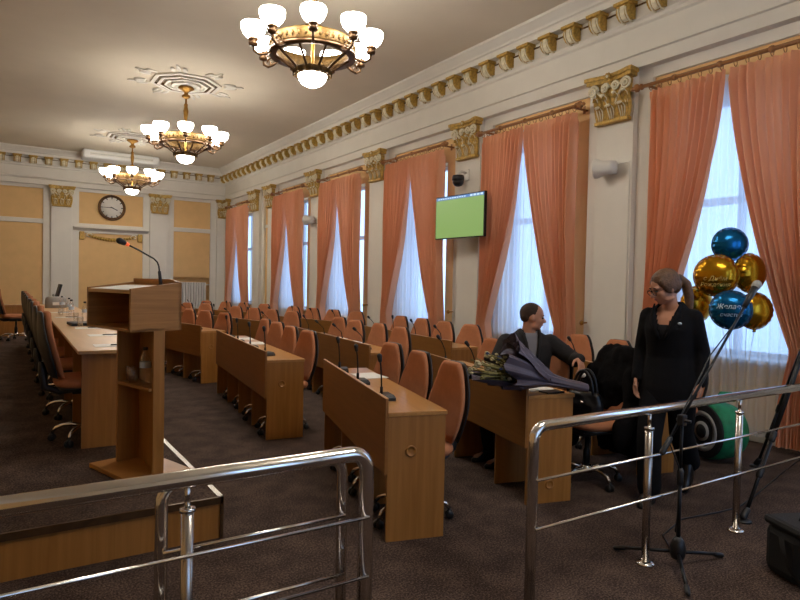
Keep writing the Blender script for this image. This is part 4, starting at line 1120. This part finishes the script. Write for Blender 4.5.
mb = MB(); mb.loft([[Vector((x, y, z)) for x, y in [(.07*k*math.cos(a*PI/10), .15*k*math.sin(a*PI/10)) for a in range(20)]] for z, k in ((0, .9), (.02, 1), (.10, 1.02), (.17, .9), (.19, .7))]); bo = remesh('bag_body', mb, 'leather', .008, 2, hb)
for v in bo.data.vertices: v.co += v.normal*noise.noise(v.co*16)*.012
for sx in (-.03, .03):
    mb = MB(); mb.tube([(sx, .085*math.cos(a*PI/14), .15+.20*math.sin(a*PI/14)) for a in range(15)], .013 if sx < 0 else .011, 8); mb.build('handle', 'leather', hb)
mb = MB(); mb.ell((.075, .02, .12), (.006, .014, .008), 8, 6); mb.build('clasp', 'chrome', hb)

# ------------------------------------------------------------------ bouquet and papers on the near desk of the middle row
B0 = Vector((2.86, 3.22, .925)); B1 = Vector((3.42, 2.925, .80))
bx = (B1-B0).normalized(); bz = (Vector((0, 0, 1))-bx*bx.z).normalized(); by = bz.cross(bx)
BT = Matrix(((bx.x, by.x, bz.x, B0.x), (bx.y, by.y, bz.y, B0.y), (bx.z, by.z, bz.z, B0.z), (0, 0, 0, 1)))
bq = empty('bouquet', (0, 0, 0), 0, 'bouquet in dark purple paper lying on the delegate desk before the seated man', 'bouquet')
bq.matrix_world = BT
L = (B1-B0).length
mb = MB()
def wrapf(u, v):
    a = 2*PI*u; x = .06+(L-.02)*v
    r = .032+.150*max(0, 1-v*1.25)**1.1+.012*math.sin(v*9)
    fl_ = 1+.16*math.sin(a*5+1)*(1-v)+.10*math.sin(a*11)*(1-v)
    xx = x-(.05*math.sin(a*3+.5)+.03*math.sin(a*7))*(1-v)**3
    return Vector((xx, r*fl_*math.cos(a)*1.15, r*fl_*math.sin(a)*(.62 if math.sin(a) < 0 else .95)))
mb.sheet(wrapf, 72, 24, False)
mb.build('wrapping_paper', 'wrap', bq)
for q, (yo, h, sl) in enumerate(((-.08, .20, .30), (.05, .25, .24), (.0, .22, .40), (.10, .24, .30))):
    mb = MB()
    mb.sheet(lambda u, v: Vector((.10+sl*v*.9+.02*math.sin(u*6), yo+(u-.5)*.22*(1-.75*v), (.02+h*(1-v)*(1-.9*abs(u-.45)**1.3)+.012*math.sin(u*17+v*6)))), 14, 12, False)
    mb.build('paper_fold', 'wrap', bq)
fr = random.Random(3)
for k in range(38):
    y = fr.uniform(-.19, .17); z = fr.uniform(-.085, .10); x = fr.uniform(-.17, .10)+abs(z)*.3
    mb = MB(); mb.tube([(.22, y*.3, z*.3), (.08, y*.7, z*.75), (x, y, z)], .004, 5); 
    sm_ = mb.build('flower_stem', 'leaf', bq)
    r_ = fr.uniform(.008, .016) if k % 4 else .024
    mb = MB()
    for q in range(6):
        a = q*PI/3; mb.ell((x+.006*math.cos(a*2), y+r_*.6*math.cos(a), z+r_*.6*math.sin(a)), (r_*.8, r_*.5, r_*.5), 7, 5)
    mb.ell((x-.01, y, z), r_*.55, 7, 5)
    mb.build('flower_head', 'petalb' if k % 9 == 4 else ('petal' if k % 3 != 1 else 'leaf'), sm_)
for yo, zo, a0 in ((-.10, -.075, .2), (.06, -.085, -.1), (.14, -.06, -.3)):
    mb = MB(); mb.sheet(lambda u, v: Vector((.20-.36*v, yo+(u-.5)*.20*(.5+.6*v)+a0*.1*v, zo+.02*math.sin(u*9+v*4)+.03*v*abs(u-.5))), 12, 8, False)
    mb.build('paper_flap', 'wrap', bq)
for k in range(12):
    y = fr.uniform(-.19, .19); z = fr.uniform(-.09, .06); a0 = fr.uniform(-.5, .5)
    mb = MB(); mb.loft([[Vector((.10-.20*t, y*(.5+.7*t)+a0*.05*t-w_, z*(.5+.6*t))), Vector((.10-.20*t, y*(.5+.7*t)+a0*.05*t, z*(.5+.6*t)+.006)), Vector((.10-.20*t, y*(.5+.7*t)+a0*.05*t+w_, z*(.5+.6*t)))] for t, w_ in ((0, .003), (.3, .012), (.6, .016), (.85, .009), (1, .002))], smooth=False)
    mb.build('leaf', 'leaf', bq)
def deskpt(key, n_, t_):
    for kk, px, py, ang, *_ in DESKS:
        if kk == key:
            a = math.radians(ang); return Vector((px+math.sin(a)*t_+math.cos(a)*n_, py+math.cos(a)*t_-math.sin(a)*n_)), -a
p, rz = deskpt('D', .20, .27)
r = empty('paper_stack', (p.x, p.y, .7555), rz+.1, 'stack of white papers on the desk under the bouquet', 'paper')
mb = MB(); mb.box(-.105, .105, -.14, .14, 0, .008); mb.build('sheet', 'paper', r); mb = MB(); mb.box(-.10, .11, -.12, .15, .0081, .0095); mb.build('top_sheet', 'paper', r)
p, rz = deskpt('D', .29, .08)
r = empty('notebook', (p.x-.05, p.y, .7555), rz+PI/2+.15, 'dark closed notebook at the near end of the desk under the bouquet', 'notebook'); mb = MB(); mb.bbox(-.05, .05, -.075, .075, 0, .012, .002); mb.build('cover', 'black', r)
for key, n_, t_, lb in (('A', .28, 1.40, 'white paper sheet by the farther microphones on the desk nearest the camera'), ('B', .27, 2.2, 'white paper sheet at the far end of the second front-row desk'), ('B', .27, 1.6, 'white paper sheet near the middle of the second front-row desk'), ('F', .27, 1.75, 'white paper sheet on the second middle-row desk'), ('F', .27, 1.2, 'white paper sheet on the second middle-row desk, nearer the camera than another sheet')):
    p, rz = deskpt(key, n_, t_); mb = MB(); mb.box(-.105, .105, -.148, .148, 0, .002); o = mb.build('paper_sheet', 'paper', None, (p.x, p.y, .7555), rz+random.uniform(-.2, .2)); tag(o, lb, 'paper')

# ------------------------------------------------------------------ balloons
def foil_balloon(c, r, face, m, label, tilt=0, flat=.62, script=None):
    c = Vector(c); r_ = empty('foil_balloon', c, 0, label, 'balloon', 'foil balloons by the window')
    fz = math.atan2(face[1], face[0])
    r_.rotation_euler = (0, 0, fz)
    mb = MB(); T = Matrix.Rotation(tilt, 4, 'X')
    def fn(u, v):
        a = 2*PI*u; th = PI*v
        rad = math.sin(th); x = -math.cos(th)*flat*r
        wr = 1+.022*math.sin(a*18)*max(0, rad-.6)/.4
        x *= 1+.05*math.sin(a*18+.7)*max(0, rad-.5)
        return T @ Vector((x, rad**.85*r*wr*math.cos(a), rad**.85*r*wr*math.sin(a)))
    mb.sheet(fn, 108, 24); mb.build('foil_skin', m, r_)
    mb = MB(); mb.lathe([(r*.99, -.004), (r*1.05, 0), (r*.99, .004)], 48, T=T @ Matrix.Rotation(PI/2, 4, 'Y'), caps=False)
    mb.loft([[Vector((x, y*w_, z)) for x, y in ((-.003, -1), (.003, -1), (.003, 1), (-.003, 1))] for z, w_ in ((-r*.95, .02), (-r*1.1, .012), (-r*1.18, .018))]); mb.build('seam_and_neck', m, r_)
    if script:
        for txt, sz, dz, mm in script:
            cu = bpy.data.curves.new('script', 'FONT'); cu.body = txt; cu.size = sz; cu.align_x = 'CENTER'; cu.align_y = 'CENTER'; cu.shear = .25; cu.extrude = .0006; cu.offset = -.0004
            to = bpy.data.objects.new('script', cu); COL.objects.link(to)
            dg = bpy.context.evaluated_depsgraph_get(); me = bpy.data.meshes.new_from_object(to.evaluated_get(dg)); bpy.data.objects.remove(to)
            for v in me.vertices:
                y, z = v.co.x, v.co.y+dz; q = min(.98, (y*y+z*z)**.5/r); th = math.asin(min(1, q**(1/.85)))
                v.co = T @ Vector((math.cos(th)*flat*r*1.0+.006+v.co.z, y, z))
            me.materials.append(M[mm]); inst('printed_greeting', me, r_)
    return r_
tocam = Vector((-.86, -.5))
bc = [((5.85, 3.27, 1.935), .155, (-.75, -.66), 'bluefoil', 'blue foil balloon at the top of the balloon bunch', .1, .62, None),
      ((5.55, 3.22, 1.633), .185, (-.90, -.43), 'goldfoil', 'large gold foil balloon at upper left of the bunch', 0, .6, [('с Днём', .055, -.03, 'printgold'), ('Рождения', .05, -.085, 'printgold')]),
      ((5.86, 3.08, 1.663), .178, (-.15, -.98), 'goldfoil', 'gold foil balloon at upper right of the bunch, by the curtain', .15, .6, None),
      ((5.70, 3.49, 1.357), .175, (-.25, -.97), 'goldfoil', 'gold foil balloon at lower left of the bunch, beside the woman', -.1, .6, None),
      ((5.40, 2.99, 1.328), .165, (-.86, -.5), 'bluefoil', 'blue foil balloon with white lettering, behind the stand microphone', 0, .6, [('Желаем', .058, .03, 'print'), ('счастья', .045, -.04, 'print')]),
      ((5.84, 3.01, 1.315), .165, (-.5, -.86), 'goldfoil', 'gold foil balloon at lower right behind the lettered blue one', 0, .6, None)]
KN = Vector((5.88, 3.16, .06))
for args in bc:
    bo = foil_balloon(*args)
    z0 = -args[1]*1.15; base = Vector(args[0])+Vector((0, 0, z0))
    mb = MB(); pth = [base.lerp(KN, t)+Vector((.03*math.sin(t*7+base.x*9), .03*math.sin(t*5+base.y*7), 0))*math.sin(PI*t) for t in [i/14 for i in range(15)]]
    mb.tube(pth, .0028, 5); o = mb.build('ribbon', 'whitep'); o.parent = bo; o.matrix_parent_inverse = (Matrix.Translation(bo.location) @ Matrix.Rotation(bo.rotation_euler.z, 4, 'Z')).inverted()
r = empty('balloon_weight', (KN.x, KN.y, 0), 0, 'small teal weight on the floor holding the balloon ribbons', 'weight'); mb = MB(); mb.lathe([(.01, 0), (.05, .002), (.055, .05), (.03, .08), (.006, .085)], 14); mb.build('weight_body', 'teal', r)

# green drum bag on the floor
gb = empty('drum_bag', (5.42, 3.02, .0), math.atan2(.30, -.95), 'round green bag with pale ring on its dark end, on the floor by the window', 'bag')
T = Matrix.Translation((0, 0, .265)) @ Matrix.Rotation(PI/2, 4, 'Y')
mb = MB(); mb.lathe([(.18, -.07), (.225, -.05), (.245, .02), (.25, .12), (.245, .19), (.225, .215)], 32, T=T); g_ = mb.build('bag_body', 'green', gb)
mb = MB(); mb.lathe([(.225, .21), (.236, .225), (.22, .238), (.01, .240)], 32, T=T); mb.build('end_panel', 'nylon', gb)
mb = MB(); mb.lathe([(.135, .238), (.175, .240), (.175, .246), (.135, .246), (.135, .238)], 36, T=T, caps=False); mb.build('pale_ring', 'ring', gb)
mb = MB(); mb.lathe([(.01, .24), (.085, .241), (.085, .247), (.01, .247)], 24, T=T); mb.build('centre_disc', 'ring', gb)
mb = MB(); mb.lathe([(.05, .246), (.06, .249), (.01, .250)], 24, T=T); mb.build('centre_mark', 'nylon', gb)
mb = MB(); mb.tube([(-.1, 0, .52), (-.06, 0, .58), (.05, 0, .59), (.10, 0, .52)], .018, 8); mb.build('carry_handle', 'green', gb)

# ------------------------------------------------------------------ microphone stand
ms = empty('microphone_stand', (3.215, 2.03, 0), 0, 'black tripod microphone stand with boom, standing right of the railing post', 'microphone stand')
# keep the stand just in front of the rail line
ms.location = (3.085, 1.95, 0)
mb = MB(); mb.lathe([(.012, .05), (.034, .055), (.04, .08), (.04, .12), (.03, .15), (.016, .17)], 14); mb.build('hub', 'black', ms)
for d_ in ((-.12, .33), (.33, -.06), (-.25, -.22)):
    d3 = Vector((d_[0], d_[1], 0)); d3 = d3.normalized()*.33
    mb = MB(); mb.tube([(d3.x*.06, d3.y*.06, .085), (d3.x*.9, d3.y*.9, .03)], .010, 8); l = mb.build('leg', 'blackm', ms)
    mb = MB(); mb.cap((d3.x*.86, d3.y*.86, .03), (d3.x, d3.y, .018), .014, .014, 8); mb.build('rubber_foot', 'black', l)
mb = MB(); mb.tube([(0, 0, .1), (0, 0, .52)], .011, 10); mb.tube([(0, 0, .5), (0, 0, .80)], .008, 10); mb.build('pole', 'blackm', ms)
mb = MB(); mb.lathe([(.016, .45), (.018, .47), (.018, .52), (.012, .54)], 12); mb.build('height_clutch', 'black', ms)
mb = MB(); mb.bbox(-.022, .022, -.018, .018, .77, .83, .006); mb.tube([(0, -.05, .80), (0, .03, .80)], .009, 8); mb.build('boom_clamp', 'black', ms)
b0 = Vector((-.10, .02, .675)); b1 = Vector((.60, .0, 1.425)); bd = (b1-b0).normalized()
mb = MB(); mb.tube([b0, b1], .0075, 8); mb.build('boom_arm', 'blackm', ms)
mb = MB(); mb.cap(b0-bd*.05, b0+bd*.04, .016, .014, 10); mb.build('counterweight', 'black', ms)
smi = empty('vocal_microphone', ms.location, 0, 'handheld microphone with grey ball head clipped on the boom stand', 'microphone')
mb = MB(); mb.tube([b1-bd*.03, b1+bd*.05, b1+bd*.13], [.014, .017, .021], 12); mb.build('handle', 'black', smi)
mb = MB(); mb.cap(b1+bd*.14, b1+bd*.155, .026, .026, 14); mb.build('grille_ball', 'grey', smi)
mb = MB(); mb.tube([b1-bd*.03, b1-bd*.06+Vector((-.02, 0, -.03)), b0+bd*.62+Vector((-.06, 0, .01)), b0+bd*.35+Vector((-.045, 0, -.01)), b0+bd*.06+Vector((-.03, 0, -.02)), (-.015, 0, .55), (.012, .015, .30), (.02, .03, .18)], .004, 6); mb.build('cable', 'black', smi)
mb = MB(); fp = [(3.14, 1.98, .008), (3.4, 2.25, .006), (3.75, 2.35, .006), (4.06, 2.30, .006), (4.3, 2.28, .006), (4.7, 2.36, .006), (5.2, 2.48, .006), (5.8, 2.62, .006), (6.2, 2.7, .006)]
sm2 = []
for i in range(len(fp)-1):
    for q in range(5): sm2.append(Vector(fp[i]).lerp(Vector(fp[i+1]), q/5))
mb.tube(sm2, .005, 6); o = mb.build('floor_cable', 'black'); tag(o, 'thin black cable running over the carpet from the microphone stand to the windows', 'cable')

# ------------------------------------------------------------------ tripod at the right edge
tf = Vector((4.08, 2.2, 0)); ta = Vector((5.06, 2.15, 1.42))
tp = empty('camera_tripod', (ta.x, ta.y, 0), 0, 'black camera tripod at the right edge, its thick leg slanting to the carpet', 'tripod')
def leg(f):
    f = Vector(f)-Vector((ta.x, ta.y, 0)); a = Vector((0, 0, 1.40)); d_ = (a-f).normalized()
    mb = MB(); mb.tube([f+d_*.04, f+d_*.62], .012, 10); mb.tube([f+d_*.60, a], .016, 10); l = mb.build('leg', 'blackm', tp)
    mb = MB(); mb.lathe([(.01, 0), (.055, .001), (.05, .012), (.02, .02)], 14, f); mb.cap(f+Vector((0, 0, .03)), f+d_*.08, .024, .022, 10); mb.build('foot', 'black', l)
    for q in (.60, .33):
        mb = MB(); mb.cap(f+d_*q, f+d_*(q+.05),   .021, .021, 10); mb.bbox(-.02, .035, -.012, .012, -.01, .01, .003, Matrix.Translation(f+d_*(q+.03))); mb.build('leg_lock', 'black', l)
for f in ((4.08, 2.13, .0), (5.35, 1.75, 0), (5.45, 2.75, 0)): leg(f)
mb = MB(); mb.lathe([(.05, 1.36), (.06, 1.38), (.06, 1.44), (.03, 1.46), (.03, 1.54), (.05, 1.55), (.05, 1.57), (.01, 1.575)], 14); mb.build('head', 'black', tp)
mb = MB(); mb.tube([(0, 0, .70), (0, 0, 1.4)], .014, 8); mb.build('centre_column', 'blackm', tp)
cmr = empty('video_camera', (ta.x, ta.y, 1.577), .55, 'black video camera on the tripod, just showing at the right edge', 'camera')
mb = MB(); mb.bbox(-.15, .12, -.045, .045, 0, .11, .012); mb.build('body', 'black', cmr)
mb = MB(); mb.tube([(.12, 0, .06), (.20, 0, .06)], [.036, .042], 16); mb.build('lens', 'leather', cmr)
mb = MB(); mb.tube([(-.08, 0, .11), (-.05, 0, .15), (.06, 0, .15), (.08, 0, .11)], .011, 8); mb.build('top_handle', 'black', cmr)

# camera bag on the carpet
kb = empty('camera_bag', (3.61, 1.51, 0), YAW*-1+.15, 'black nylon camera bag with shoulder strap on the carpet at lower right', 'bag')
mb = MB(); mb.bbox(-.20, .20, -.13, .13, 0, .27, .05); mb.build('bag_body', 'nylon', kb)
mb = MB(); mb.bbox(-.205, .205, -.135, .135, .255, .305, .025); mb.build('lid', 'nylon', kb)
mb = MB(); mb.bbox(-.16, .16, -.165, -.12, .03, .17, .02); mb.build('front_pocket', 'nylon', kb)
mb = MB(); mb.tube([(-.09, 0, .30), (-.07, 0, .335), (.07, 0, .335), (.09, 0, .30)], .011, 8); mb.build('top_handle', 'nylon', kb)
st_ = []
for t in [i/18 for i in range(19)]:
    a = PI*t; st_.append(Vector((-.215-.05*math.sin(a)+.22*t**2, -.02-.22*t, .23-.225*min(1, 1.6*t)+.006)))
mb = MB(); mb.loft([[p+Vector((0, -.018, -.003)), p+Vector((0, .018, -.003)), p+Vector((0, .018, .003)), p+Vector((0, -.018, .003))] for p in st_], smooth=False); mb.build('shoulder_strap', 'nylon', kb)
